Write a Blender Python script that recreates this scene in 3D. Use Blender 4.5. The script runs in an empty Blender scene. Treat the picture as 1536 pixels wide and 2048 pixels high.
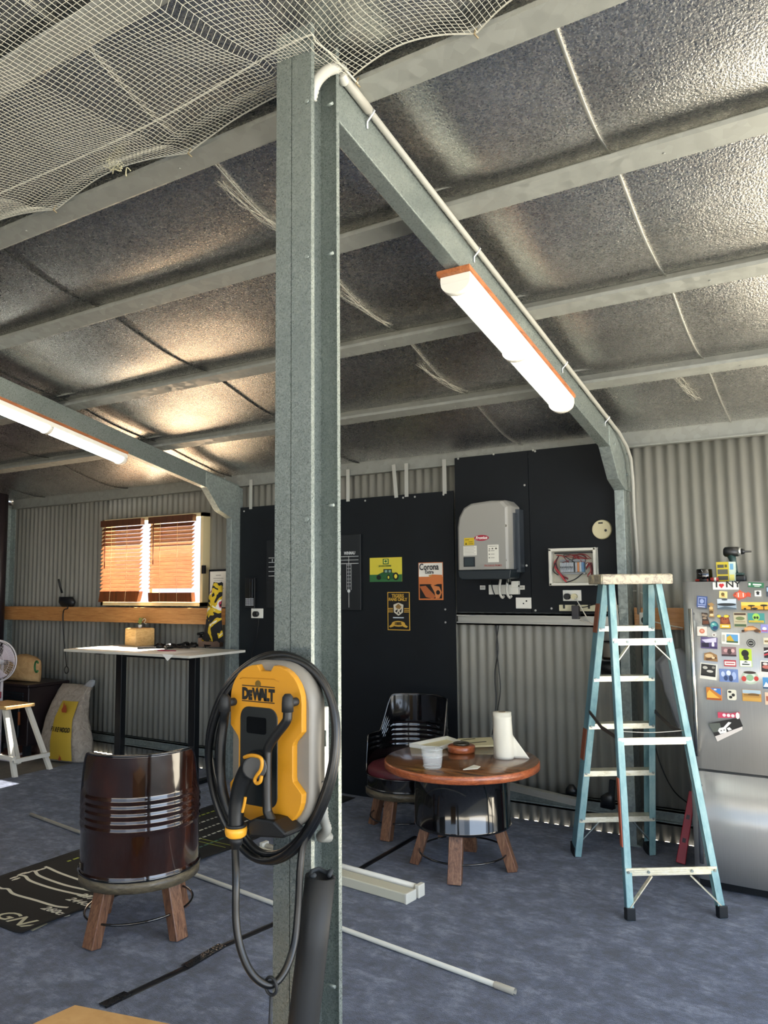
import bpy, bmesh, math, random
from mathutils import Vector, Matrix, noise
random.seed(7)
PI = math.pi
C = bpy.context.scene.collection
sc = bpy.context.scene

# ------------------------------------------------------------------ camera
H = 1.70
YAW, PITCH, ROLL, FPX = math.radians(-32.02), math.radians(5.445), math.radians(-0.505), 1567.2
_fw = Vector((math.sin(YAW)*math.cos(PITCH), math.cos(YAW)*math.cos(PITCH), math.sin(PITCH)))
_r0 = Vector((math.cos(YAW), -math.sin(YAW), 0)); _u0 = _r0.cross(_fw)
_rt = _r0*math.cos(ROLL) + _u0*math.sin(ROLL); _up = _u0*math.cos(ROLL) - _r0*math.sin(ROLL)
cd = bpy.data.cameras.new('camera'); cam = bpy.data.objects.new('camera', cd); C.objects.link(cam)
m = Matrix.Identity(4)
for i in range(3):
    m[i][0] = _rt[i]; m[i][1] = _up[i]; m[i][2] = -_fw[i]
m[2][3] = H
cam.matrix_world = m
cd.sensor_fit = 'VERTICAL'; cd.sensor_height = 36; cd.sensor_width = 27; cd.lens = 36*FPX/2048
cd.clip_start = 0.02; cd.clip_end = 200
sc.camera = cam
sc.view_settings.view_transform = 'Standard'; sc.view_settings.look = 'None'
sc.view_settings.gamma = 1; sc.view_settings.use_curve_mapping = False
sc.view_settings.exposure = -0.22

# ------------------------------------------------------------------ world, sun
w = bpy.data.worlds.new('world'); sc.world = w; w.use_nodes = True
bg = w.node_tree.nodes['Background']
bg.inputs[0].default_value = (0.62, 0.78, 1.0, 1); bg.inputs[1].default_value = 2.0
def area(name, loc, rot, sx, sy, power, col):
    l = bpy.data.lights.new(name, 'AREA'); l.shape = 'RECTANGLE'; l.size = sx; l.size_y = sy
    l.energy = power; l.color = col
    o = bpy.data.objects.new(name, l); C.objects.link(o); o.location = loc; o.rotation_euler = rot
    return o
# sunlight entering by the window in the back wall
sl = bpy.data.lights.new('sun', 'SUN'); sl.energy = 125.0; sl.angle = math.radians(1.0); sl.color = (1.0, 0.92, 0.80)
so = bpy.data.objects.new('sun', sl); C.objects.link(so)
so.rotation_euler = Vector((-0.10, -1.0, -1.5)).to_track_quat('-Z', 'Y').to_euler()
# daylight at the window and at the open roller door, plus an added front fill
area('window_daylight', (-6.2, 5.40, 2.0), (math.radians(-118), 0, 0), 1.4, .8, 32, (1.0, .72, .45))
area('roller_door_daylight', (2.7, 1.3, 1.35), (0, math.radians(90), 0), 2.5, 4.6, 190, (.66, .80, 1.0))
area('front_fill', (.9, -3.6, 1.35), (math.radians(90), 0, 0), 3.2, 2.5, 26, (.92, .95, 1.0))  # fill lamp added behind the camera to lift the metals

# ------------------------------------------------------------------ helpers
def ray(px, py):
    return _rt*((px-768)/FPX) - _up*((py-1024)/FPX) + _fw
CAM = Vector((0, 0, H))
def at_y(px, py, y): d = ray(px, py); return CAM + d*(y/d.y)
def at_x(px, py, x): d = ray(px, py); return CAM + d*(x/d.x)
def at_z(px, py, z=0): d = ray(px, py); return CAM + d*((z-H)/d.z)
def roof(y): return 2.76 - 0.2104*(y-5.5)

class MB:
    def __init__(s): s.v = []; s.f = []; s.mi = []; s.sm = []
    def add(s, vs, fs, mi=0, smooth=False):
        b = len(s.v); s.v += [tuple(p) for p in vs]
        for f in fs: s.f.append([b+i for i in f]); s.mi.append(mi); s.sm.append(smooth)
        return s
    def box(s, x0, x1, y0, y1, z0, z1, mi=0):
        vs = [(x, y, z) for x in (x0, x1) for y in (y0, y1) for z in (z0, z1)]
        return s.add(vs, [(0,1,3,2),(4,6,7,5),(0,4,5,1),(2,3,7,6),(0,2,6,4),(1,5,7,3)], mi)
    def obox(s, c, ax, ay, az, mi=0):            # centre and three half vectors
        c = Vector(c); vs = [c+ax*i+ay*j+az*k for i in (-1,1) for j in (-1,1) for k in (-1,1)]
        return s.add(vs, [(0,1,3,2),(4,6,7,5),(0,4,5,1),(2,3,7,6),(0,2,6,4),(1,5,7,3)], mi)
    def bar(s, p0, p1, w, h, side=None, w1=None, h1=None, mi=0):
        p0 = Vector(p0); p1 = Vector(p1); d = (p1-p0).normalized()
        u = Vector(side) if side else (Vector((0,0,1)).cross(d) if abs(d.z) < .95 else Vector((1,0,0)))
        u = (u-d*u.dot(d)).normalized(); v = d.cross(u); w1 = w1 or w; h1 = h1 or h
        vs = []
        for p, a, b in ((p0, w, h), (p1, w1, h1)):
            for i, j in ((-1,-1),(1,-1),(1,1),(-1,1)): vs.append(p+u*(a/2*i)+v*(b/2*j))
        return s.add(vs, [(0,1,2,3)[::-1],(4,5,6,7),(0,1,5,4),(1,2,6,5),(2,3,7,6),(3,0,4,7)], mi)
    def tube(s, pts, r, n=8, closed=False, caps=True, mi=0, rs=None):
        pts = [Vector(p) for p in pts]; N = len(pts); vs = []; prev = None
        for i, p in enumerate(pts):
            a = pts[(i-1) % N] if (closed or i > 0) else p; b = pts[(i+1) % N] if (closed or i < N-1) else p
            d = (b-a).normalized() if (b-a).length > 1e-9 else Vector((0,0,1))
            if prev is None: prev = d.orthogonal().normalized()
            u = prev-d*prev.dot(d); u = u.normalized() if u.length > 1e-6 else d.orthogonal().normalized(); prev = u
            v = d.cross(u); rr = rs[i] if rs else r
            for k in range(n):
                t = 2*PI*k/n; vs.append(p+u*(math.cos(t)*rr)+v*(math.sin(t)*rr))
        fs = []
        for i in range(N if closed else N-1):
            for k in range(n):
                a = i*n+k; b = i*n+(k+1) % n; c = ((i+1) % N)*n+(k+1) % n; d = ((i+1) % N)*n+k
                fs.append((a, b, c, d))
        if caps and not closed: fs += [tuple(range(n))[::-1], tuple((N-1)*n+k for k in range(n))]
        return s.add(vs, fs, mi, True)
    def cyl(s, p0, p1, r, r1=None, n=24, mi=0):
        r1 = r if r1 is None else r1
        p0 = Vector(p0); p1 = Vector(p1); d = (p1-p0).normalized(); u = d.orthogonal().normalized(); v = d.cross(u)
        vs = [p+u*(math.cos(2*PI*k/n)*q)+v*(math.sin(2*PI*k/n)*q) for p, q in ((p0, r), (p1, r1)) for k in range(n)]
        s.add(vs, [(k, (k+1) % n, n+(k+1) % n, n+k) for k in range(n)], mi, True)
        s.add(vs[:n], [tuple(range(n))[::-1]], mi); return s.add(vs[n:], [tuple(range(n))], mi)
    def lathe(s, prof, cx=0, cy=0, n=48, mi=0, caps=True):       # prof: (r, z)
        vs = [(cx+r*math.cos(2*PI*k/n), cy+r*math.sin(2*PI*k/n), z) for r, z in prof for k in range(n)]
        N = len(prof)
        s.add(vs, [(i*n+k, i*n+(k+1) % n, (i+1)*n+(k+1) % n, (i+1)*n+k) for i in range(N-1) for k in range(n)], mi, True)
        if caps:
            s.add(vs[:n], [tuple(range(n))[::-1]], mi); s.add(vs[-n:], [tuple(range(n))], mi)
        return s
    def prism(s, poly, o, u, v, w, mi=0, smooth=False):           # polygon (a,b) in plane o,u,v pushed along w
        o = Vector(o); u = Vector(u); v = Vector(v); w = Vector(w); n = len(poly)
        vs = [o+u*a+v*b for a, b in poly]+[o+u*a+v*b+w for a, b in poly]
        s.add(vs, [tuple(range(n))[::-1], tuple(range(n, 2*n))], mi)
        return s.add(vs, [(k, (k+1) % n, n+(k+1) % n, n+k) for k in range(n)], mi, smooth)
    def loft(s, secs, n=20, p=2.6, mi=0, lump=0, seed=0):          # secs: (cx,cy,cz, a, b, rot)
        vs = []
        for j, (x, y, z, a, b, r) in enumerate(secs):
            for k in range(n):
                t = 2*PI*k/n; ct, st = math.cos(t), math.sin(t)
                q = (abs(ct)**p+abs(st)**p)**(-1/p)
                q *= 1+lump*noise.noise(Vector((ct*2+seed, st*2, j*.8)))
                X, Y = a*q*ct, b*q*st
                vs.append((x+X*math.cos(r)-Y*math.sin(r), y+X*math.sin(r)+Y*math.cos(r), z+lump*.1*noise.noise(Vector((k*.7, j, seed)))))
        fs = [(j*n+k, j*n+(k+1) % n, (j+1)*n+(k+1) % n, (j+1)*n+k) for j in range(len(secs)-1) for k in range(n)]
        s.add(vs, fs+[tuple(range(n))[::-1], tuple((len(secs)-1)*n+k for k in range(n))], mi, True); return s
    def grid(s, fn, nu, nv, mi=0, smooth=True):
        vs = [fn(i/nu, j/nv) for j in range(nv+1) for i in range(nu+1)]
        return s.add(vs, [(j*(nu+1)+i, j*(nu+1)+i+1, (j+1)*(nu+1)+i+1, (j+1)*(nu+1)+i) for j in range(nv) for i in range(nu)], mi, smooth)
    def build(s, name, mats, parent=None, label=None, bevel=0, solid=0, seg=2, sub=0):
        o0 = Vector((0,0,0)); r = parent
        while r is not None: o0 += r.location; r = r.parent
        me = bpy.data.meshes.new(name)
        me.from_pydata([(a-o0.x, b-o0.y, c-o0.z) for a, b, c in s.v], [], s.f)
        mats = mats if isinstance(mats, (list, tuple)) else [mats]
        for mm in mats: me.materials.append(mm)
        me.polygons.foreach_set('material_index', s.mi); me.polygons.foreach_set('use_smooth', s.sm)
        bm = bmesh.new(); bm.from_mesh(me); bmesh.ops.remove_doubles(bm, verts=bm.verts, dist=1e-6)
        if len(bm.faces) < 60000: bmesh.ops.recalc_face_normals(bm, faces=bm.faces)
        bm.to_mesh(me); bm.free(); me.update()
        o = bpy.data.objects.new(name, me); C.objects.link(o); o.parent = parent
        if label: o['label'] = label
        if solid: q = o.modifiers.new('thickness', 'SOLIDIFY'); q.thickness = solid; q.offset = 0
        if bevel: q = o.modifiers.new('bevel', 'BEVEL'); q.width = bevel; q.segments = seg; q.limit_method = 'ANGLE'; q.angle_limit = math.radians(40)
        if sub: q = o.modifiers.new('smooth', 'SUBSURF'); q.levels = sub; q.render_levels = sub
        return o
def build_each(mb, name, mats, parent, label=None, **k):
    """one object for every unconnected piece collected in mb"""
    key = {}; par = {}
    def find(a):
        while par[a] != a: par[a] = par[par[a]]; a = par[a]
        return a
    ids = []
    for p in mb.v:
        q = (round(p[0], 5), round(p[1], 5), round(p[2], 5)); ids.append(key.setdefault(q, len(key))); par.setdefault(ids[-1], ids[-1])
    for f in mb.f:
        for i in f[1:]: par[find(ids[i])] = find(ids[f[0]])
    groups = {}
    for n_, f in enumerate(mb.f): groups.setdefault(find(ids[f[0]]), []).append(n_)
    out = []
    for g_ in groups.values():
        m2_ = MB(); rm = {}
        for n_ in g_:
            f2 = []
            for i in mb.f[n_]:
                if i not in rm: rm[i] = len(m2_.v); m2_.v.append(mb.v[i])
                f2.append(rm[i])
            m2_.f.append(f2); m2_.mi.append(mb.mi[n_]); m2_.sm.append(mb.sm[n_])
        out.append(m2_.build(name, mats, parent, label, **k))
    return out
def tag(o, label, cat, group=None, kind=None):
    o['label'] = label; o['category'] = cat
    if group: o['group'] = group
    if kind: o['kind'] = kind
    return o
def thing(name, label, cat, loc=(0,0,0), rotz=0, group=None):
    o = bpy.data.objects.new(name, None); C.objects.link(o); o.location = loc; o.rotation_euler = (0,0,rotz)
    o.empty_display_size = .05
    return tag(o, label, cat, group)
def struct(o): o['kind'] = 'structure'; return o
def dup(root, loc, rotz=0, label=None, parent=None):
    r = root.copy(); C.objects.link(r)
    if parent is None: r.location = loc; r.rotation_euler = (0,0,rotz)
    else: r.parent = parent
    if label: r['label'] = label
    for ch in list(root.children): dup(ch, None, 0, None, r)
    return r
def arc(cx, cz, r, a0, a1, n=10): return [(cx+r*math.cos(a0+(a1-a0)*k/n), cz+r*math.sin(a0+(a1-a0)*k/n)) for k in range(n+1)]
def rrect(x0, x1, z0, z1, r, n=5):
    return arc(x1-r, z0+r, r, -PI/2, 0, n)+arc(x1-r, z1-r, r, 0, PI/2, n)+arc(x0+r, z1-r, r, PI/2, PI, n)+arc(x0+r, z0+r, r, PI, 1.5*PI, n)
def spline(pts, n=8):
    P = [Vector(p) for p in pts]; out = []
    for i in range(len(P)-1):
        a = P[max(i-1, 0)]; b = P[i]; c = P[i+1]; d = P[min(i+2, len(P)-1)]
        for k in range(n):
            t = k/n; out.append(.5*((2*b)+(c-a)*t+(2*a-5*b+4*c-d)*t*t+(3*b-a-3*c+d)*t**3))
    return out+[P[-1]]
def letters(name, txt, size, loc, rot, mat, parent, bold=0, shear=0, width=1, depth=.0004, align='LEFT', label=None):
    cu = bpy.data.curves.new(name, 'FONT'); cu.body = txt; cu.size = size; cu.offset = bold; cu.shear = shear
    cu.extrude = depth; cu.align_x = align; cu.resolution_u = 3
    t = bpy.data.objects.new(name, cu); C.objects.link(t)
    bpy.context.view_layer.update()
    me = bpy.data.meshes.new_from_object(t.evaluated_get(bpy.context.evaluated_depsgraph_get()))
    bpy.data.objects.remove(t); me.name = name
    R = Matrix.Translation(Vector(loc)) @ rot.to_matrix().to_4x4() @ Matrix.Diagonal((width, 1, 1, 1))
    me.transform(R)
    o0 = Vector((0,0,0)); r = parent
    while r is not None: o0 += r.location; r = r.parent
    me.transform(Matrix.Translation(-o0)); me.materials.clear(); me.materials.append(mat)
    o = bpy.data.objects.new(name, me); C.objects.link(o); o.parent = parent
    if label: o['label'] = label
    return o
from mathutils import Euler
WALLROT = Euler((PI/2, 0, 0))

# ------------------------------------------------------------------ materials
def lin(h):
    if isinstance(h, str):
        h = h.lstrip('#'); c = [int(h[i:i+2], 16)/255 for i in (0, 2, 4)]
        return tuple(((x+.055)/1.055)**2.4 if x > .04045 else x/12.92 for x in c)+(1,)
    return tuple(h)+(1,)
_m = {}
def cm(col, rough=.55, metal=0.0, **kw):
    key = (str(col), rough, metal, str(sorted(kw.items())))
    if key in _m: return _m[key]
    mt = bpy.data.materials.new('paint_%d' % len(_m)); mt.use_nodes = True
    b = mt.node_tree.nodes['Principled BSDF']
    b.inputs['Base Color'].default_value = lin(col); b.inputs['Roughness'].default_value = rough; b.inputs['Metallic'].default_value = metal
    if kw.get('coat'): b.inputs['Coat Weight'].default_value = kw['coat']; b.inputs['Coat Roughness'].default_value = .05
    if kw.get('emit'): b.inputs['Emission Color'].default_value = lin(kw.get('ecol', col)); b.inputs['Emission Strength'].default_value = kw['emit']
    if kw.get('alpha'): b.inputs['Alpha'].default_value = kw['alpha']
    if kw.get('trans'): b.inputs['Transmission Weight'].default_value = kw['trans']
    _m[key] = mt; return mt
class NM:
    def __init__(s, name, rough=.5, metal=0.0):
        s.m = bpy.data.materials.new(name); s.m.use_nodes = True; s.t = s.m.node_tree; s.b = s.t.nodes['Principled BSDF']
        s.b.inputs['Roughness'].default_value = rough; s.b.inputs['Metallic'].default_value = metal
        s.tc = s.t.nodes.new('ShaderNodeTexCoord')
    def n(s, t): return s.t.nodes.new('ShaderNode'+t)
    def l(s, a, b): s.t.links.new(a, b)
    def mapped(s, scale=(1,1,1), rot=(0,0,0), coord='Object'):
        q = s.n('Mapping'); q.inputs['Scale'].default_value = scale; q.inputs['Rotation'].default_value = rot
        s.l(s.tc.outputs[coord], q.inputs[0]); return q.outputs[0]
    def noise(s, vec, sc, det=4, rough=.55, dist=0):
        q = s.n('TexNoise'); q.inputs['Scale'].default_value = sc; q.inputs['Detail'].default_value = det
        q.inputs['Roughness'].default_value = rough; q.inputs['Distortion'].default_value = dist; s.l(vec, q.inputs['Vector']); return q.outputs[0]
    def ramp(s, fac, stops):
        q = s.n('ValToRGB'); e = q.color_ramp.elements
        while len(e) < len(stops): e.new(.5)
        for i, (p, c) in enumerate(stops): e[i].position = p; e[i].color = lin(c) if not isinstance(c, (int, float)) else (c, c, c, 1)
        s.l(fac, q.inputs[0]); return q.outputs[0]
    def mix(s, fac, a, b, mode='MIX'):
        q = s.n('Mix'); q.data_type = 'RGBA'; q.blend_type = mode
        for v, k in ((fac, 0), (a, 6), (b, 7)):
            if hasattr(v, 'links'): s.l(v, q.inputs[k])
            elif k == 0: q.inputs[0].default_value = v
            else: q.inputs[k].default_value = lin(v)
        return q.outputs[2]
    def col(s, c): s.l(c, s.b.inputs['Base Color']); return s
    def rgh(s, c): s.l(c, s.b.inputs['Roughness']); return s
    def bump(s, h, st=.3, d=.005):
        q = s.n('Bump'); q.inputs['Strength'].default_value = st; q.inputs['Distance'].default_value = d
        s.l(h, q.inputs['Height']); s.l(q.outputs[0], s.b.inputs['Normal']); return s

# foil insulation
a = NM('foil', .3, .95); v = a.mapped()
vo = a.n('TexVoronoi'); vo.inputs['Scale'].default_value = 150; a.l(a.mapped((1, 1.7, 1)), vo.inputs[0])
sp = a.n('SeparateColor'); a.l(vo.outputs['Color'], sp.inputs[0])
n1 = a.noise(v, 120, 2, .6); n2 = a.noise(v, 4, 4, .6)
base = a.ramp(n2, [(.3, (.56,.545,.515)), (.75, (.74,.73,.70))])
a.col(a.mix(1.0, base, a.ramp(sp.outputs[0], [(.1, .72), (.6, .9), (.95, 1.0)]), 'MULTIPLY')); a.rgh(a.ramp(sp.outputs[1], [(.0, .20), (1.0, .36)]))  # cell tones carry the weave and put the foil's sparkle into its colour
a.bump(n1, .5, .005)
FOIL = a.m
# galvanised steel
def galv(name, base, lo, metal=.75, rough=.42, scale=70):
    a = NM(name, rough, metal); v = a.mapped()
    vo = a.n('TexVoronoi'); vo.inputs['Scale'].default_value = scale; a.l(v, vo.inputs[0])
    sp = a.n('SeparateColor'); a.l(vo.outputs['Color'], sp.inputs[0])
    nz = a.noise(v, 5, 3); c = a.ramp(sp.outputs[0], [(.15, lo), (.9, base)])
    a.col(a.mix(a.ramp(nz, [(.35, .0), (.7, .35)]), c, lo)); a.rgh(a.ramp(sp.outputs[1], [(.1, rough-.12), (.9, rough+.14)])); a.bump(sp.outputs[0], .04, .0006)
    return a.m
GALV = galv('galvanised_spangle', '#8b938f', '#6b7471', .5, .38, 260); GALV2 = galv('galvanised_smooth', '#9aa39f', '#858e8a', .5, .45, 60)
BEAM = galv('zinc_beam', '#93958f', '#898b85', .3, .5, 25); ALU = cm('#c4c3bb', .36, .6)
# wall sheet
def sheet(name, c0, c1):
    a = NM(name, .45); v = a.mapped((1, 1, .15)); a.col(a.ramp(a.noise(v, 3, 5, .6), [(.3, c0), (.75, c1)])); return a.m
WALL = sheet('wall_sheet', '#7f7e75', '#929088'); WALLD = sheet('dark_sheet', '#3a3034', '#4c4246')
# carpet
a = NM('carpet', .95); v = a.mapped()
n1 = a.noise(v, 6.5, 8, .74, .25); n2 = a.noise(v, 220, 2, .6); n3 = a.noise(a.mapped((1, 2.2, 1), (0, 0, .5)), 13, 6, .65)
c1 = a.ramp(n1, [(.36, '#454f64'), (.5, '#6b7690'), (.63, '#9ba4b9')])
c2 = a.mix(a.ramp(n3, [(.45, .0), (.6, .6)]), c1, '#434c5e'); c3 = a.mix(.55, c2, a.ramp(n2, [(.3, '#2b3342'), (.7, '#8d98ab')]), 'OVERLAY')
a.col(c3); a.bump(n2, .9, .01); a.b.inputs['Sheen Weight'].default_value = .25; CARPET = a.m
a = NM('concrete', .8); v = a.mapped(); a.col(a.ramp(a.noise(v, 3, 8, .65), [(.3, '#5b5853'), (.7, '#7d7a73')])); a.bump(a.noise(v, 60, 3), .2); CONC = a.m
# timber
def wood(name, c0, c1, c2, scale=(6, 6, .6), rough=.45, coat=0, rot=(0,0,0), det=1.0):
    a = NM(name, rough); v = a.mapped(scale, rot); n = a.noise(v, 5*det, 6, .6, 1.2); n2 = a.noise(v, 22*det, 3, .6, .5)
    c = a.ramp(n, [(.3, c0), (.5, c1), (.72, c2)]); a.col(a.mix(.25, c, a.ramp(n2, [(.35, c0), (.65, c2)]))); a.bump(n2, .1, .002)
    if coat: a.b.inputs['Coat Weight'].default_value = coat; a.b.inputs['Coat Roughness'].default_value = .06
    return a.m
LEGWOOD = wood('reclaimed_leg_timber', '#3e281c', '#7a5038', '#9e7656', (12, 12, 1.5), .5, .2)
BAND = wood('grey_rim_timber', '#2f2a20', '#5a503e', '#7d725a', (2, 2, 8), .5, .25)
PINE = wood('pine_board', '#9c6534', '#b98048', '#cf9c62', (.8, 5, 12), .5, .1)
PINEL = wood('light_pine', '#b98a4c', '#d6aa6a', '#e8c487', (1.5, 5, 12), .5)
BATTENW = wood('red_batten_timber', '#6e3a1c', '#a05c30', '#c07a48', (8, 1, 8), .5)
SLATW = wood('blind_timber', '#55280f', '#78401f', '#925630', (1, 8, 8), .45, .1)
EDGEW = wood('table_edge_timber', '#6b3018', '#a35430', '#c47448', (3, 3, 10), .35, .4)
a = NM('planked_table_top', .22); v = a.mapped((1.2, 9, 4), (0, 0, .35)); n = a.noise(v, 2.4, 6, .6, .8)
a.col(a.ramp(n, [(.3, '#2a1c12'), (.48, '#6d4426'), (.6, '#7c5836'), (.75, '#4e4238')])); a.b.inputs['Coat Weight'].default_value = .5; TOPW = a.m
# drum paints
a = NM('brown_drum_enamel', .12); v = a.mapped((5, 5, .7)); n = a.noise(v, 1.6, 5, .6, .6)
a.col(a.ramp(n, [(.38, '#140a07'), (.58, '#2a140c'), (.76, '#4c2614')])); a.b.inputs['Coat Weight'].default_value = 1; a.b.inputs['Coat Roughness'].default_value = .04
a.bump(a.noise(a.mapped(), 5, 2), .18, .02); BROWN = a.m
BLACKG = cm('#0a0b0d', .1, 0, coat=1.0); BLACKD = cm('#0c0d10', .14, 0, coat=.8)
a = NM('black_panel_paint', .6); v = a.mapped(); a.col(a.ramp(a.noise(v, 3, 4), [(.3, '#0a0e12'), (.8, '#0f151a')])); a.b.inputs['Specular IOR Level'].default_value = .3; PANEL = a.m
a = NM('brushed_steel', .34, .6); v = a.mapped((300, 300, 1.5)); nz = a.noise(v, 3, 3); a.col(a.ramp(nz, [(.3, '#b3b3b1'), (.7, '#bfbfbd')])); a.rgh(a.ramp(nz, [(.3, .30), (.7, .36)])); a.b.inputs['Anisotropic'].default_value = .6; STEEL = a.m
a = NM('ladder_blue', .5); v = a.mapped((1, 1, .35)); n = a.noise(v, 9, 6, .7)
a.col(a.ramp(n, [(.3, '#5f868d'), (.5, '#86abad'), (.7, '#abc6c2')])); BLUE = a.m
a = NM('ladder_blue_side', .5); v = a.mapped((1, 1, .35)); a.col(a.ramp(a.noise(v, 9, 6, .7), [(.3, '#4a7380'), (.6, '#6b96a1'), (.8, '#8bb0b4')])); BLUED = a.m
a = NM('worn_aluminium', .4, .5); v = a.mapped((2, 2, 6)); a.col(a.ramp(a.noise(v, 9, 5, .7), [(.3, '#c2b896'), (.5, '#e3dcc4'), (.75, '#f0ecdc')])); STEP = a.m
a = NM('scuffed_cap', .6, .3); v = a.mapped(); a.col(a.ramp(a.noise(v, 22, 6, .75, 1), [(.3, '#6c6258'), (.5, '#b0a795'), (.62, '#cdc29c'), (.75, '#d8d3c6')])); CAPM = a.m
a = NM('red_vinyl', .45); v = a.mapped(); a.col(a.ramp(a.noise(v, 30, 3), [(.3, '#4a1820'), (.7, '#5e2029')])); RED = a.m
a = NM('kraft_paper', .8); v = a.mapped(); n = a.noise(v, 14, 4); a.col(a.ramp(n, [(.3, '#a58356'), (.7, '#c2a272')])); a.bump(n, .5, .02); KRAFT = a.m
a = NM('woven_sack', .75); v = a.mapped(); n = a.noise(v, 16, 5, .7, 1); a.col(a.ramp(n, [(.3, '#958a7c'), (.7, '#beb3a5')])); a.bump(n, .8, .03); SACK = a.m
CARD = wood('cardboard', '#b88d56', '#c99c62', '#d3a970', (1, 1, 1), .8)
WHITE = cm('#e4e2d8', .45); WHITEP = cm('#dedacb', .7); CREAM = cm('#d9cfa6', .5); BLACK = cm('#0b0c0e', .5); BLACKM = cm('#101214', .38)
YEL = cm('#b98014', .5); GREYP = cm('#6d6860', .45); CABLE = cm('#0a0c0e', .34); RUBBER = cm('#141618', .6)
a = bpy.data.materials.new('window_glass'); a.use_nodes = True; t = a.node_tree; t.nodes.clear()
o_ = t.nodes.new('ShaderNodeOutputMaterial'); mx = t.nodes.new('ShaderNodeMixShader'); tr = t.nodes.new('ShaderNodeBsdfTransparent'); gl = t.nodes.new('ShaderNodeBsdfGlossy')
gl.inputs['Roughness'].default_value = .03; mx.inputs[0].default_value = .06
t.links.new(tr.outputs[0], mx.inputs[1]); t.links.new(gl.outputs[0], mx.inputs[2]); t.links.new(mx.outputs[0], o_.inputs[0]); GLASS = a
CLEAR = cm('#e8ecec', .08, 0, alpha=.28); FILM = cm('#c9ccd0', .3, 0, alpha=.55)
LIT = cm('#ffffff', .5, 0, emit=11.0, ecol='#f6fff6')
NET = cm('#b4b2a4', .7)

# ------------------------------------------------------------------ the shell
def corr(u0, u1, z0, z1, fn, mb, nz=1, pitch=.0762, amp=.008):
    n = max(2, int(round((u1-u0)/pitch*8)))
    mb.grid(lambda a, b: fn(u0+(u1-u0)*a, z0+(z1-z0)*b, amp*math.sin(2*PI*(u0+(u1-u0)*a)/pitch)), n, nz)
mb = MB(); fw_ = lambda u, z, d: (u, 5.545+d, z)
WX0, WX1, WZ0, WZ1 = -6.95, -5.47, 1.53, 2.43; DX0, DX1 = -.21, 2.60
corr(-8.79, WX0, 0, 2.75, fw_, mb); corr(WX1, DX0, 0, 2.75, fw_, mb); corr(DX0, DX1, 2.12, 2.75, fw_, mb); corr(DX1, 3.2, 0, 2.75, fw_, mb); corr(WX0, WX1, 0, WZ0, fw_, mb); corr(WX0, WX1, WZ1, 2.75, fw_, mb)
struct(mb.build('wall_back', WALL, solid=.0012))
mb = MB(); mb.box(DX0, DX0+.05, 5.48, 5.58, 0, 2.12); mb.box(DX1-.05, DX1, 5.48, 5.58, 0, 2.12); mb.box(DX0, DX1, 5.48, 5.58, 2.07, 2.12); struct(mb.build('door_1', ALU))
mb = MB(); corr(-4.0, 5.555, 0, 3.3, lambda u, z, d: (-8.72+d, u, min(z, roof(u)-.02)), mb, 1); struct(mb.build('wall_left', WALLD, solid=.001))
mb = MB(); corr(-8.72, -4.2, 0, 4.6, lambda u, z, d: (u, -4.0+d, z), mb, 1); struct(mb.build('wall_front', WALL, solid=.001))
mb = MB(); mb.box(-6.80, -.30, -4.0, 5.545, -.02, .0); struct(mb.build('floor', CARPET))
mb = MB(); mb.box(-8.8, 4.0, -4.1, 5.56, -.16, -.021); mb.box(-8.8, -6.80, -4.1, 5.56, -.021, -.008); mb.box(-.30, 4.0, -4.1, 5.56, -.021, -.008, 1); struct(mb.build('floor_slab', [CONC, cm('#96938a', .8)]))
mb = MB(); mb.box(-40, 40, -40, 40, -.4, -.17); struct(mb.build('ground', cm('#8d897f', .9)))

PUR = [-3.35, -2.45, -1.6, -.75, .1, .85, 1.46, 2.055, 2.739, 3.596, 4.459]     # near edges of the purlins
SEAM = [-8.0, -6.6, -5.14, -3.68, -2.20, -.75, .70, 2.15]
def foil_z(x, y):
    ys = [p+.10 for p in PUR]+[5.50]
    z = roof(y); k = 0
    if y < ys[0]: return z
    for k in range(len(ys)-1):
        if ys[k] <= y <= ys[k+1]: break
    else: return z
    t = (y-ys[k])/(ys[k+1]-ys[k])
    s = (math.sin(PI*t**1.5)*.7+.3*math.sin(PI*t))**.8
    q = noise.noise(Vector((x*.55+k*7.1, k*3.3, 0)))
    for r in SEAM:                                     # sheets hang a little lower at mid-width
        pass
    j = max(i for i, r in enumerate([-99]+SEAM) if r <= x)
    a = ([-99]+SEAM+[99])[j]; b = ([-99]+SEAM+[99])[j+1]; u = min(max((x-a)/(b-a), 0), 1)
    pill = .75+.25*math.sin(PI*u)
    e = min(abs(x+1.45), abs(x+5.04))
    rim = min(1, .25+e/.35)
    return z-(.068+.025*q)*s*pill*rim-.006*noise.noise(Vector((x*2.3, y*3.1, 1)))*s
mb = MB(); mb.grid(lambda a, b: ((x_ := -8.72+12*a), (y_ := -4+9.54*b), foil_z(x_, y_)), 420, 460)
ceil = struct(mb.build('ceiling', FOIL))
for k, x in enumerate(SEAM[:-1]):
    mb = MB(); pts = [(x+.012*noise.noise(Vector((y*.9, k, 0))), y, foil_z(x, y)-.006) for y in [(-1+6.5*i/150) for i in range(151)]]
    for i in range(150):
        a0, a1 = Vector(pts[i]), Vector(pts[i+1])
        mb.add([a0+Vector((-.007,0,.004)), a0+Vector((.007,0,-.004)), a1+Vector((.007,0,-.004)), a1+Vector((-.007,0,.004))], [(0,1,2,3)], 0, True)
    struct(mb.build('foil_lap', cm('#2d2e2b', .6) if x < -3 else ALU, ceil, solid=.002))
mb = MB(); mb.box(-8.74, -8.60, 5.515, 5.53, 0, 2.66); mb.box(-8.70, -8.68, 5.42, 5.53, 0, 2.7); struct(mb.build('trim_1', GALV2))
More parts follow.
